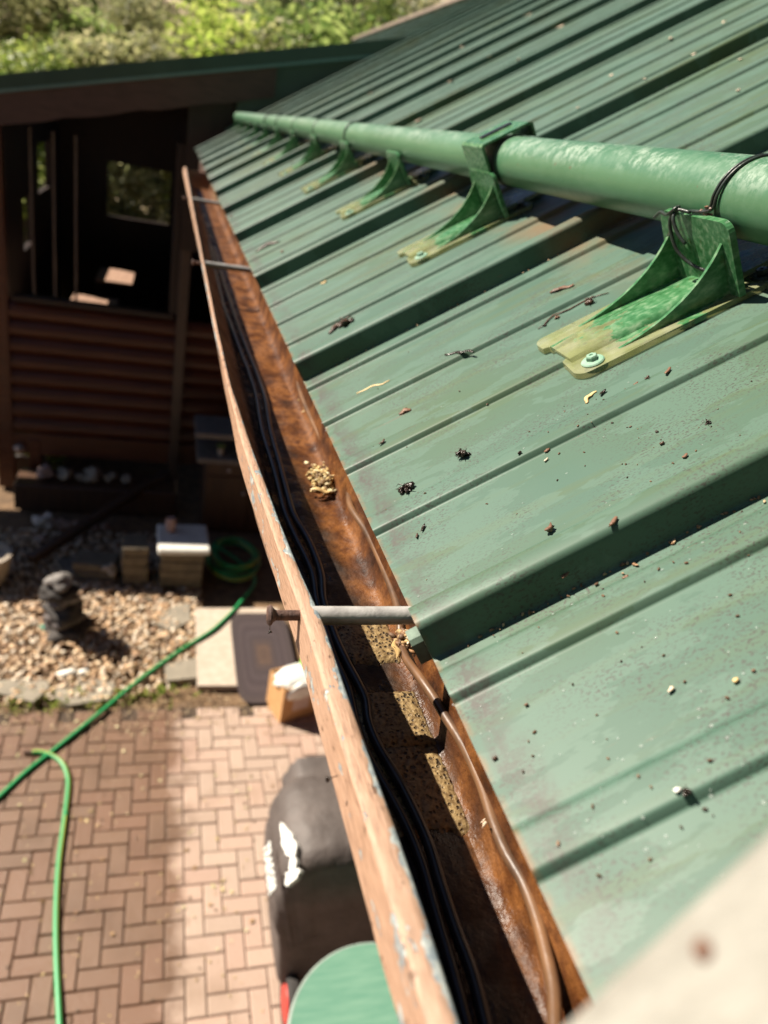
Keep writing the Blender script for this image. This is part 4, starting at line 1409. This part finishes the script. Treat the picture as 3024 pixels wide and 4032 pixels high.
# big pale pot edge at the far left
p = atZ(-8, 1300, 0)
m = MB()
m.lathe([(.10, 0), (.15, .05), (.19, .22), (.205, .27), (.205, .30), (.17, .30), (.16, .27), (.10, .26)], (p.x - .12, p.y + .25, 0), 28)
tag(m.build("garden_pot", MT['pot'], auto=40), "pale clay pot cut off by the photo's left edge", "pot")

# hanging fan / dark disc by the left post, lit lump above
p = atY(48, 1010, YW + .3)
m = MB()
m.lathe([(.02, 0), (.16, .01), (.17, .03), (.155, .05), (.02, .03)], (p.x, p.y, p.z), 28, Matrix.Rotation(PI / 2, 4, 'X'))
tag(m.build("hose_reel", MT['frame'], auto=40), "dark round reel hanging behind the left porch post", "reel")
p = atY(42, 968, YW - .12)
m = MB()
m.rock((p.x, p.y, p.z), (.10, .10, .08), 5, 2, .35, 0, (.62, .5, .42, 1))
m.build("bowl", MT['rock'], None, True)
tag(bpy.data.objects["bowl"], "pale sunlit shell on the skirt board at the left post", "shell")
# outdoor cabinet by the downspout
cab = empty("outdoor_cabinet", loc=(.75, 6.75, 0), label="brown cabinet with grey shelf and top, beside the downspout", cat="cabinet")
CY = 6.7
def cz(y):
    return wpt(480, y, CY)[1]
cx0 = wpt(432, 1000, CY)[0]
cx1 = cx0 + 1.0
ztop, zsh = cz(940), cz(990)
m = MB(); m.box(((cx0 + cx1) / 2 - .02, CY + .24, ztop - .02), (cx1 - cx0 + .08, .50, .05), None, .006); m.build("top_slab", MT['shelf'], cab)
m = MB(); m.box(((cx0 + cx1) / 2, CY + .22, zsh - .02), (cx1 - cx0 + .06, .54, .05), None, .006); m.build("shelf", MT['shelf'], cab)
m = MB(); m.box(((cx0 + cx1) / 2 + .02, CY + .24, (zsh - .05) / 2), (cx1 - cx0 - .06, .46, zsh - .055), None, .006); m.build("carcass", MT['cabinet'], cab)
m = MB(); m.box(((cx0 + cx1) / 2 + .02, CY + .49, (ztop + zsh) / 2), (cx1 - cx0 - .06, .03, ztop - zsh), None); m.build("back_panel", MT['cabinet'], cab)
for i, (xa, za, zb_) in enumerate(((cx0 + .28, zsh - .16, .12), (cx0 + .73, zsh - .16, .12))):
    m = MB(); m.box((xa, CY + .0, (zsh - .19 + .03) / 2), (.42, .02, zsh - .23), None, .004)
    d = m.build("door", MT['cabinet'], cab)
    m = MB(); m.rock((xa + .16 * (1 if i == 0 else -1), CY - .025, zsh - .36), (.035, .03, .035), 1, 2, .02); m.build("knob", MT['knob'], d, True)
    m = MB(); m.box((xa, CY + .0, zsh - .115), (.42, .02, .11), None, .004)
    d = m.build("drawer", MT['cabinet'], cab)
    m = MB(); m.rock((xa, CY - .025, zsh - .115), (.04, .03, .04), 1, 2, .02); m.build("knob", MT['knob'], d, True)
p = atY(476, 985, CY + .06)
pl = empty("potted_plant", loc=(p.x, p.y, zsh + .006), label="little green seedling in a pale pot on the cabinet shelf", cat="plant")
m = MB(); m.lathe([(.022, 0), (.034, .07), (.036, .075), (.028, .075), (.0, .068)], (p.x, p.y, zsh + .006), 18); m.build("pot", MT['pot'], pl, auto=40)
m = MB()
for k in range(14):
    a_ = k * 2.4
    m.add([(p.x, p.y, zsh + .075), (p.x + .03 * math.cos(a_), p.y + .03 * math.sin(a_), zsh + .10 + .002 * k), (p.x + .05 * math.cos(a_ + .3), p.y + .05 * math.sin(a_ + .3), zsh + .09 + .003 * k)], [(0, 1, 2)], (.5, .5, .5, 1))
m.build("leaves", MT['leaf_g'], pl)

# stacked blocks
def stack(name, cx, cy, w, d, hs, mat, label, cat, rot=0.0):
    e = empty(name, loc=(cx, cy, 0), label=label, cat=cat)
    z = 0
    for k, h in enumerate(hs):
        m = MB()
        m.box((cx + random.uniform(-.01, .01), cy + random.uniform(-.01, .01), z + h / 2), (w, d, h - .004), Matrix.Rotation(rot + random.uniform(-.04, .04), 4, 'Z'), .008)
        m.build("block", mat, e)
        z += h
    return e, z
g = atZ(390, 1275, 0)
e, zt = stack("block_stack", g.x, g.y + .22, .36, .40, (.09, .09, .09, .09), MT['block'], "wide stack of dark blocks carrying the white slab", "block stack")
m = MB()
m.box((g.x - .0, g.y + .21, zt + .03), (.43, .46, .055), Matrix.Rotation(.04, 4, 'Z'), .012)
tag(m.build("white_slab", MT['whiteslab']), "white slab with rounded corners lying on the wide block stack", "slab")
m = MB()
m.lathe([(.034, 0), (.045, .02), (.045, .10), (.036, .12), (.036, .13), (.0, .13)], (g.x - .11, g.y + .30, zt + .0585), 20)
tag(m.build("clay_jar", MT['clay'], auto=40), "small pinkish clay jar standing on the white slab", "jar")
g = atZ(288, 1268, 0)
stack("block_stack", g.x, g.y + .14, .21, .26, (.10, .10, .10, .08), MT['block'], "narrow stack of grey blocks left of the white slab", "block stack", .05)
g = atZ(205, 1262, 0)
stack("block_stack", g.x, g.y + .16, .34, .24, (.09, .08), MT['block'], "low pair of blocks behind the cairn", "block stack", -.12)
rockthing(238, 1228, g.y + .05, 30, "pale lumpy rock leaning on the low pair of blocks", (.42, .36, .30))
rockthing(370, 1240, 5.5, 16, "tan rock at the foot of the white slab's stack", (.5, .36, .26), None, 0.0)
m = MB()
p = atZ(165, 1245, 0)
m.box((p.x, p.y + .1, .02), (.30, .34, .05), Matrix.Rotation(.4, 4, 'Z'), .01)
tag(m.build("grey_slab", MT['shelf']), "tilted grey slab between the cairn and the low blocks", "slab")

# cairn of dark stones in the gravel
cg = atZ(140, 1372, 0)
cairn = empty("stone_cairn", loc=(cg.x, cg.y, 0), label="knee-high cairn of stacked dark and pale stones in the gravel bed", cat="cairn")
z = .0
for k, (w, h, cc) in enumerate([(.36, .12, (.06, .05, .045)), (.30, .10, (.13, .11, .105)), (.32, .10, (.035, .03, .028)), (.24, .08, (.20, .18, .17)), (.27, .09, (.035, .03, .028)), (.20, .09, (.26, .24, .225))]):
    m = MB()
    m.rock((cg.x + random.uniform(-.015, .015) - .008 * k, cg.y + random.uniform(-.015, .015), z + h * .5), (w, w * .85, h * 1.25), k + 20, 3, .32, k * 1.1, (*cc, 1))
    m.build("stone", MT['rock'], cairn, True)
    z += h * .93
m = MB()
p = atZ(112, 1362, .05)
m.box((p.x, p.y, .055), (.20, .055, .035), Matrix.Rotation(-.35, 4, 'Z'), .012)
tag(m.build("garden_trowel", MT['teal']), "teal plastic scoop lying in the gravel at the cairn's foot", "scoop")
p = atZ(158, 1462, 0)
m = MB()
m.rock((p.x - .03, p.y, .03), (.15, .065, .06), 3, 2, .2, .1); m.rock((p.x + .07, p.y + .005, .035), (.07, .05, .05), 8, 2, .2)
tag(m.build("white_stone", MT['whitestone'], smooth=True), "small white stone figure lying at the gravel's edge", "stone")

# flagstones along the gravel edge
def flag(px, label, h=.035):
    P = [atZ(x, y, 0) for x, y in px]
    m = MB()
    m.prism([(p.x, p.y) for p in P][::-1], 'z', -.03, h)
    return tag(m.build("flagstone", MT['flag']), label, "flagstone")
flag([(-60, 1480), (20, 1475), (100, 1472), (107, 1492), (72, 1524), (0, 1505), (-60, 1500)], "pointed grey flagstone at the left edge of the gravel", .03)
flag([(118, 1488), (200, 1470), (250, 1480), (235, 1515), (150, 1528), (120, 1512)], "long grey flagstone in front of the white stone figure", .02)
flag([(345, 1325), (408, 1305), (412, 1345), (370, 1365), (340, 1355)], "grey flagstone beside the pale slab's upper corner", .02)
flag([(355, 1440), (425, 1425), (428, 1468), (360, 1475)], "tan flagstone at the pale slab's lower left corner", .02)
m = MB()
P = [atZ(x, y, 0) for x, y in [(421, 1318), (600, 1318), (604, 1486), (426, 1486)]]
m.prism([(p.x, p.y) for p in P][::-1], 'z', -.03, .022)
struct(m.build("path_slab", MT['slab']))
# braided oval rug
rc = atZ(570, 1412, .03)
m = MB()
ringc = [(.055, .032, .045), (.075, .045, .060), (.045, .026, .036), (.085, .058, .070), (.05, .03, .045), (.24, .10, .03), (.06, .036, .045), (.20, .085, .03)]
RXr, RYr = .235, .56
rings = 9
seg = 56
for i in range(rings):
    for side in (0, 1):
        pass
    r0, r1 = 1 - i / rings, 1 - (i + 1) / rings
    col = [(.052, .037, .035), (.046, .032, .033), (.058, .041, .042), (.044, .030, .032), (.056, .040, .042), (.046, .032, .033), (.058, .038, .034), (.085, .050, .034), (.075, .044, .03)][i]
    V = []
    for k in range(seg):
        a_ = 2 * PI * k / seg
        ca, sa = math.copysign(abs(math.cos(a_)) ** .30, math.cos(a_)), math.copysign(abs(math.sin(a_)) ** .30, math.sin(a_))
        for rr, zz in ((r0, .0245), ((r0 + r1) / 2, .0252), (r1, .0245)):
            V.append((rc.x + RXr * rr * ca, rc.y + RYr * rr * sa, zz))
    F = []
    for k in range(seg):
        k2 = (k + 1) % seg
        F += [(k * 3, k2 * 3, k2 * 3 + 1, k * 3 + 1), (k * 3 + 1, k2 * 3 + 1, k2 * 3 + 2, k * 3 + 2)]
    m.add(V, F, (*col, 1))
V = []
for k in range(seg):
    a_ = 2 * PI * k / seg
    ca, sa = math.copysign(abs(math.cos(a_)) ** .30, math.cos(a_)), math.copysign(abs(math.sin(a_)) ** .30, math.sin(a_))
    V += [(rc.x + RXr * ca, rc.y + RYr * sa, .0245), (rc.x + RXr * ca, rc.y + RYr * sa, .0225)]
m.add(V, [(k * 2, k * 2 + 1, ((k + 1) % seg) * 2 + 1, ((k + 1) % seg) * 2) for k in range(seg)], (.05, .03, .04, 1))
tag(m.build("braided_rug", MT['rug'], smooth=True), "dark oval braided rug with an orange centre on the pale slab", "rug")

# cardboard box with bags
bl, br_, bk = atZ(604, 1563, 0), atZ(700, 1585, 0), atZ(583, 1515, 0)
ang = math.atan2(br_.y - bl.y, br_.x - bl.x)
ang = rad(19)
bw, bd, bh = .36, .23, .30
cb = empty("cardboard_box", Matrix.Translation((bl.x, bl.y, 0)) @ Matrix.Rotation(ang, 4, 'Z'), label="open brown cardboard box stuffed with bags on the paving", cat="box")
cb['local'] = 1
m = MB()
t_ = .006
m.box((bw / 2, t_ / 2, bh / 2), (bw, t_, bh)); m.box((bw / 2, bd - t_ / 2, bh / 2), (bw, t_, bh))
m.box((t_ / 2, bd / 2, bh / 2), (t_, bd - 2 * t_, bh)); m.box((bw - t_ / 2, bd / 2, bh / 2), (t_, bd - 2 * t_, bh)); m.box((bw / 2, bd / 2, .004), (bw - .02, bd - .02, .006))
m.build("carton", MT['card'], cb)
m = MB(); m.box((.15, -.001, .16), (.13, .003, .15)); lb = m.build("label", MT['label'], cb)
m = MB(); m.box((.155, -.0035, .165), (.045, .002, .055)); m.box((.145, -.0035, .10), (.06, .002, .008)); m.build("print", MT['labelink'], lb)
def bag(cx, cy, cz_, w, d, h, mat, label, sd):
    v, f = ICO[3]
    fm = Matrix.Translation((bl.x, bl.y, 0)) @ Matrix.Rotation(ang, 4, 'Z')
    V = []
    for p in v:
        k = 1 + .30 * noise.noise(p * 2.3 + Vector((sd, 0, 0))) + .30 * abs(noise.noise(p * 4.5 + Vector((sd, 3, 0)))) + .12 * noise.noise(p * 9 + Vector((sd, 3, 5)))
        V.append((cx + p.x * w / 2 * k, cy + p.y * d / 2 * k, cz_ + p.z * h / 2 * k))
    m = MB(); m.add(V, f)
    return tag(m.build("plastic_bag", mat, smooth=True, frame=fm), label, "bag")
bag(.17, .115, .275, .33, .22, .13, MT['bag'], "crumpled white plastic bag bulging from the cardboard box", 1)
bag(.16, .005, .25, .28, .06, .13, MT['bag'], "white bag end hanging over the cardboard box's front", 4)
bag(.27, .15, .36, .13, .13, .07, MT['greenlid'], "lime green packet on top of the white bag", 7)

# garden hoses
def hose(name, pts, r, label):
    P = spline(pts, 6)
    m = MB()
    m.tube(P, r, 12)
    o = m.build(name, MT['hose'], smooth=True)
    me = o.data
    uv = me.uv_layers.new(name="UVMap")
    for poly in me.polygons:
        for li in poly.loop_indices:
            vi = me.loops[li].vertex_index
            i, k = divmod(vi, 12)
            uv.data[li].uv = (i * .05, ((k + i * .03) % 12) / 12)
    return tag(o, label, "hose")
G = lambda x, y, z=.012: atZ(x, y, z)
cc = atZ(502, 1206, .03)
coil = []
for k in range(100):
    a_ = -k * 2 * PI / 18 - .5
    rx = .235 + .03 * math.sin(k * .37) - .012 * (k // 18)
    ry = .33 + .04 * math.sin(k * .29 + 1) - .016 * (k // 18)
    coil.append(Vector((cc.x + rx * math.cos(a_) + .02 * math.sin(k * .11), cc.y + ry * math.sin(a_), .02 + .016 * (k // 18))))
lead = [G(549, 1243), G(520, 1300, .03), G(470, 1352, .04), G(430, 1380, .037), G(390, 1405, .03), G(300, 1470, .03), G(210, 1545, .025), G(120, 1618), G(60, 1665), G(0, 1720), G(-80, 1790), G(-180, 1860)]
hose("garden_hose", coil + lead, .0145, "green and yellow garden hose coiled by the cabinet and running across the yard")
hose("garden_hose", [G(70, 1625), G(84, 1624), G(108, 1630), G(134, 1648), G(147, 1680), G(146, 1720), G(137, 1790), G(127, 1870), G(122, 1960), G(122, 2060), G(129, 2212), G(134, 2330), G(140, 2480)], .0145, "short garden hose end with a brass tip hooked over the long hose")
m = MB()
m.tube([G(72, 1625, .013), G(52, 1625, .013)], .011, 12)
m.build("hose_tip", MT['rust'], bpy.data.objects["garden_hose.001"])

# ------------------------------------------------------------------ covered grill, table, wheel
gr = empty("covered_grill", loc=(.905, 2.28, 0), label="barbecue grill under a charcoal cloth cover with a white printed emblem", cat="grill")
GXc = .905
secs = [(2.74, .20, .78, .30), (2.735, .235, .90, .28), (2.56, .24, .905, .27), (2.53, .325, .99, .25), (2.46, .358, 1.04, .22), (2.38, .362, 1.055, .2), (2.22, .364, 1.06, .2), (2.10, .362, 1.055, .2), (2.045, .356, 1.035, .2), (2.02, .338, .96, .2), (2.015, .30, .80, .2), (2.01, .25, .55, .2)]
P = []
nv = 44
for Y, hw, zt_, zb_ in secs:
    for k in range(nv):
        t = k / (nv - 1)
        a_ = PI * t                                       # left foot over the top to right foot
        cx_, sz = -math.cos(a_), math.sin(a_)
        ex = math.copysign(abs(cx_) ** .42, cx_)
        ez = sz ** .5
        fold = .020 * noise.noise(Vector((k * .5, Y * 1.6, 2))) * (1.7 if ez < .75 else .55) + .007 * noise.noise(Vector((k * 1.3, Y * 9, 5)))
        P.append((GXc + ex * (hw + fold) * (1 - .30 * (1 - ez) ** 1.5), Y + .01 * noise.noise(Vector((k * .5, Y * 3, 7))), zb_ + (zt_ - zb_) * ez + fold * .5))
m = MB()
m.grid(P, len(secs), nv)
m.add(P[:nv], [tuple(range(nv))[::-1]])
m.add(P[-nv:], [tuple(range(nv))])
cov = m.build("cover", MT['cover'], gr, auto=60)
for X in (GXc - .13, GXc + .25):
    for Y in (2.08, 2.60):
        m = MB(); m.box((X, Y, .14), (.04, .04, .28)); m.build("leg", MT['tyre'], gr)
# print on the cover's left shoulder: plane tangent there
pn = Vector((-.80, 0, .60)).normalized()
pc = Vector((GXc - .356, 2.28, .90))
off = .012
def on_cover(x, y):
    return atP(x, y, pc + pn * off, pn)
emb = [[(606, 1776), (611, 1780), (622, 1794), (630, 1802), (631, 1812), (637, 1818), (640, 1828), (637, 1845), (634, 1850), (628, 1849), (622, 1848), (617, 1846), (616, 1838), (612, 1832), (608, 1822), (609, 1812), (607, 1800), (605, 1790)],
       [(628, 1850), (633, 1849), (639, 1856), (639, 1864), (636, 1878), (626, 1882), (624, 1878), (626, 1862)],
       [(645, 1876), (648, 1881), (643, 1888), (641, 1895), (632, 1903), (625, 1908), (621, 1914), (616, 1912), (617, 1900), (619, 1893), (616, 1886), (624, 1884), (634, 1879)]]
m = MB()
for po in emb:
    V = [on_cover(x, y) for x, y in po]
    V2 = [v - pn * .02 for v in V]
    q = len(V)
    m.add(V + V2, [tuple(range(q))] + [(i, (i + 1) % q, q + (i + 1) % q, q + i) for i in range(q)])
m.build("emblem", MT['print'], cov)
fc = bpy.data.curves.new("lettering", 'FONT')
fc.body = "TRAEGER"
fc.size = .105
fc.extrude = .004
fc.offset = .002
fo = bpy.data.objects.new("lettering_tmp", fc)
COL.objects.link(fo)
bpy.context.view_layer.update()
me = bpy.data.meshes.new_from_object(fo.evaluated_get(bpy.context.evaluated_depsgraph_get()))
bpy.data.objects.remove(fo)
w_ = max(v.co.x for v in me.vertices)
p0_, p1_ = on_cover(598, 1810), on_cover(603, 1924)
ex_ = Vector((0, -1, 0))
ez_ = pn
ey_ = ez_.cross(ex_)
length = abs(p1_.y - p0_.y)
sc_ = length / w_
lm = Matrix((ex_ * sc_, ey_ * sc_ * 1.0, ez_)).transposed().to_4x4()
lm.translation = Vector((0, p0_.y, 0)) + Vector((p1_.x - .035, 0, p1_.z - .028))
me.materials.append(MT['print'])
lo = bpy.data.objects.new("lettering", me)
COL.objects.link(lo)
lo.parent = cov
lo.matrix_basis = parent_world(cov).inverted() @ lm

tb = empty("round_table", loc=(1.05, 1.5, 0), label="round table with a faded green wooden top and pale rim below the gutter", cat="table")
TZ = .74
ta, tl = atZ(760, 2041, TZ), atZ(640, 2150, TZ)
TR = .36
tcx, tcy = tl.x + TR * .86, ta.y - TR
m = MB(); m.lathe([(0.001, TZ - .022), (TR - .006, TZ - .022), (TR - .004, TZ), (0.001, TZ)], (tcx, tcy, 0), 72); m.build("tabletop", MT['tabletop'], tb, auto=40)
m = MB()
m.tube([(tcx + TR * math.cos(2 * PI * k / 72), tcy + TR * math.sin(2 * PI * k / 72), TZ - .010) for k in range(73)], .008, 8); m.build("rim", MT['tablerim'], tb, smooth=True)
for k in range(3):
    a_ = k * 2 * PI / 3
    m = MB(); m.tube([(tcx + .2 * math.cos(a_), tcy + .2 * math.sin(a_), TZ - .03), (tcx + .27 * math.cos(a_), tcy + .27 * math.sin(a_), .0)], .014, 8); m.build("leg", MT['tyre'], tb)
wh = empty("cart_wheel", loc=(.70, 2.0, .13), label="black tyred wheel with a red rim beside the green table", cat="wheel")
wc = atZ(623, 2165, .14)
m = MB()
mt = Matrix.Rotation(PI / 2, 4, 'Y')
m.lathe([(.085, -.025), (.125, -.03), (.14, -.018), (.143, 0), (.14, .018), (.125, .03), (.085, .025)], (wc.x + .01, wc.y, .143), 36, mt)
m.build("tyre", MT['tyre'], wh, auto=40)
m = MB()
m.lathe([(.02, -.040), (.05, -.036), (.088, -.030), (.092, -.02), (.092, .02), (.088, .03), (.02, .035)], (wc.x + .01, wc.y, .143), 30, mt)
m.build("rim", MT['redrim'], wh, auto=40)

# ------------------------------------------------------------------ ladder leaning on the eave beside the viewer
ld = empty("ladder", loc=(-.9, -.15, 0), label="cream weathered timber ladder leaning on the gutter, close to the viewer at lower right", cat="ladder")
LYe = .068
a, b = atY(1200, 2212, LYe), atY(1659, 1775, LYe)
dv = (b - a).normalized()
nv_ = Vector((-dv.z, 0, dv.x))
if nv_.z < 0: nv_ = -nv_
foot = a + dv * ((0 - a.z) / dv.z)
top = b + dv * .55
DP = .062
def rail(y0, y1):
    m = MB()
    c_ = (foot + top) / 2
    L_ = (top - foot).length
    rot = Matrix((dv, Vector((0, 1, 0)), nv_)).transposed()
    m.box((c_.x - nv_.x * DP / 2, (y0 + y1) / 2, c_.z - nv_.z * DP / 2), (L_, abs(y1 - y0), DP), rot, .003)
    return m
r1 = rail(LYe - .038, LYe).build("rail", MT['ladder'], ld)
r2 = rail(LYe - .44, LYe - .402).build("rail", MT['ladder'], ld)
m = MB()
hp = atP(1519, 2052, a, nv_)
m.lathe([(.0001, .0009), (.0015, .0008), (.0019, .0003), (.0019, -.001)], hp, 16, nv_.to_track_quat('Z', 'Y').to_matrix().to_4x4())
m.build("bolt_head", MT['bolt'], r1)
L_ = (top - foot).length
k = .28
while k < L_ - .45:
    c_ = foot + dv * k - nv_ * DP / 2
    m = MB(); m.tube([(c_.x, LYe - .405, c_.z), (c_.x, LYe - .034, c_.z)], .016, 12); m.build("rung", MT['ladder'], ld)
    k += .28

# ------------------------------------------------------------------ hillside and trees
m = MB()
n1, n2 = 60, 40
P = []
for i in range(n1 + 1):
    for j in range(n2 + 1):
        x = -60 + 130 * i / n1
        y = 13 + 70 * (j / n2) ** 1.3
        z = -.05 + max(0, y - 14.5) * .36 + .6 * noise.noise(Vector((x * .12, y * .12, 0))) * min(1, (y - 13) / 6)
        P.append((x, y, z))
m.grid(P, n1 + 1, n2 + 1)
struct(m.build("hillside", MT['hill'], smooth=True))
def hill_z(x, y):
    return -.05 + max(0, y - 14.5) * .36 + .6 * noise.noise(Vector((x * .12, y * .12, 0))) * min(1, max(0, (y - 13)) / 6)
def tree_proto(kind, mat, seed, H, R, nl, leaf, droop=0.0, base=.25):
    rr = random.Random(seed)
    t = empty("tree", loc=(0, 0, 0))
    t.name = kind
    t['local'] = 1
    m = MB()
    m.tube([(0, 0, -.3), (.05, .03, H * .3), (-.06, .05, H * .6), (0, 0, H * .95)], [.17 * H / 8, .13 * H / 8, .08 * H / 8, .02], 8)
    blobs = []
    for k in range(16):
        hh = H * (base + (1 - base) * (k + .5) / 16)
        a_ = k * 2.4 + rr.uniform(-.4, .4)
        rad_ = R * (1.0 - .62 * ((k / 16) if droop == 0 else (k / 16) ** .8)) * rr.uniform(.5, 1.0)
        tip = Vector((math.cos(a_) * rad_, math.sin(a_) * rad_, hh - droop * rad_))
        m.tube([(0, 0, hh - .25 * R), tip * .6 + Vector((0, 0, hh * .4)), tip], [.05 * H / 8, .03 * H / 8, .01], 5)
        blobs.append((tip, R * rr.uniform(.30, .55)))
        blobs.append((tip * .55 + Vector((0, 0, hh * .45)), R * rr.uniform(.25, .45)))
    m.build("trunk", MT['bark'], t)
    m = MB()
    for k in range(nl):
        c_, rb = rr.choice(blobs)
        v = Vector((rr.gauss(0, 1), rr.gauss(0, 1), rr.gauss(0, .8)))
        v = v.normalized() * rb * rr.random() ** .3
        p = c_ + v
        nm = (SUN * .95 + Vector((rr.gauss(0, .5), rr.gauss(0, .5), rr.gauss(0, .5)))).normalized()
        a1 = nm.cross(Vector((rr.gauss(0, 1), rr.gauss(0, 1), rr.gauss(0, 1)))).normalized()
        a2 = a1.cross(nm).normalized()
        l_ = leaf * rr.uniform(.6, 1.3)
        w_ = l_ * (.5 if droop == 0 else .32)
        tn = rr.random()
        m.add([p - a1 * l_ * .5, p + a2 * w_ * .5, p + a1 * l_ * .5, p - a2 * w_ * .5], [(0, 1, 2, 3)], (tn, tn, tn, 1))
    m.build("crown", mat, t)
    return t
protos = {
    'y': tree_proto("maple_tree", MT['leaf_y'], 1, 6.5, 2.3, 3600, .24),
    'g': tree_proto("broadleaf_tree", MT['leaf_g'], 2, 7.0, 2.5, 3800, .24),
    'o': tree_proto("pine_tree", MT['leaf_o'], 3, 8.5, 1.9, 5200, .36, .35, .12),
    'd': tree_proto("evergreen_tree", MT['leaf_d'], 4, 8.0, 2.2, 6000, .26, .2, .15),
}
lab = {'y': "bright lime green leafy tree", 'g': "mid green leafy tree", 'o': "pale olive pine", 'd': "dark evergreen tree"}
used = set()
rows = [("front", 16.2, "gygooooyodgd", -45, 80, lambda x: 160 - .09 * x - 36), ("second", 21.5, "yoogooygdddo", -80, 92, lambda x: 160 - .09 * x - 88),
        ("third", 28.0, "oogooddd", -60, 130, lambda x: -10), ("back", 38.0, "oooggdd", -60, 165, lambda x: -110)]
ordn = ["first", "second", "third", "fourth", "fifth", "sixth", "seventh", "eighth", "ninth", "tenth", "eleventh", "twelfth"]
HT = {'y': 6.5, 'g': 7.0, 'o': 8.5, 'd': 8.0}
ti = 0
for rname, Y0, kinds, xs, dx, yt in rows:
    for i, kd in enumerate(kinds):
        pr = protos[kd]
        o = pr if kd not in used else copy_tree(pr)
        used.add(kd)
        x = xs + dx * i + random.uniform(-14, 14)
        Y = Y0 + random.uniform(-.9, .9)
        p = atY(x, yt(x) + random.uniform(-14, 16), Y)
        z = hill_z(p.x, Y)
        sz = max(.38, (p.z - z) / HT[kd])
        sx = max(.55, sz * 1.15)
        o.matrix_world = Matrix.Translation((p.x, Y, z)) @ Matrix.Rotation(ti * 1.7, 4, 'Z') @ Matrix.Diagonal((sx, sx, sz, 1))
        tag(o, "%s, %s from the left in the %s row" % (lab[kd], ordn[i], rname), "tree", "trees on the slope behind the roofs")
        ti += 1
# unseen evergreens added behind the viewer to block low sky light
for i, (x, y, s, where) in enumerate([(-7, -7.5, 1.5, "left of the ladder's foot"), (-3.4, -9, 1.7, "behind the ladder"), (.5, -8, 1.5, "behind the viewer"), (4.2, -7.5, 1.7, "behind the house's near corner"), (8, -8.5, 1.8, "behind the house"), (12.5, -7, 1.7, "behind the house's far side")]):
    o = copy_tree(protos['d'])
    o.matrix_world = Matrix.Translation((x, y, 0)) @ Matrix.Rotation(i * 1.3, 4, 'Z') @ Matrix.Diagonal((s * 1.15, s * 1.15, s, 1))
    tag(o, "unseen dark evergreen tree added outside the frame " + where, "tree", "evergreens added behind the viewer to dim the sky light")
# sunlit shrub behind the gap under the porch
def shrub(x, y, z, R, nl, mat, label):
    m = MB()
    rr = random.Random(5)
    for k in range(nl):
        v = Vector((rr.gauss(0, 1), rr.gauss(0, 1), abs(rr.gauss(0, 1)))).normalized() * R * rr.random() ** .4
        a1 = Vector((rr.gauss(0, 1), rr.gauss(0, 1), rr.gauss(0, .6))).normalized()
        a2 = a1.cross(Vector((rr.gauss(0, 1), rr.gauss(0, 1), rr.gauss(0, 1)))).normalized()
        l_ = .09 * rr.uniform(.6, 1.3)
        p = Vector((x, y, z)) + v
        tn = rr.random()
        m.add([p - a1 * l_ * .5, p + a2 * l_ * .25, p + a1 * l_ * .5, p - a2 * l_ * .25], [(0, 1, 2, 3)], (tn, tn, tn, 1))
    return tag(m.build("shrub", mat), label, "shrub")
shrub(-2.7, 13.0, 0, 1.5, 2600, MT['leaf_d'], "dark evergreen shrub glimpsed through the porch's side opening")
shrub(-3.3, 16.0, 0, 1.7, 2600, MT['leaf_d'], "dark evergreen shrub on the far side of the porch, behind another")
ps = atY(46, 1120, 8.2)
shrub(ps.x - .05, 8.3, -.05, .55, 1700, MT['leaf_y'], "sunlit pale green shrub seen past the left porch post")
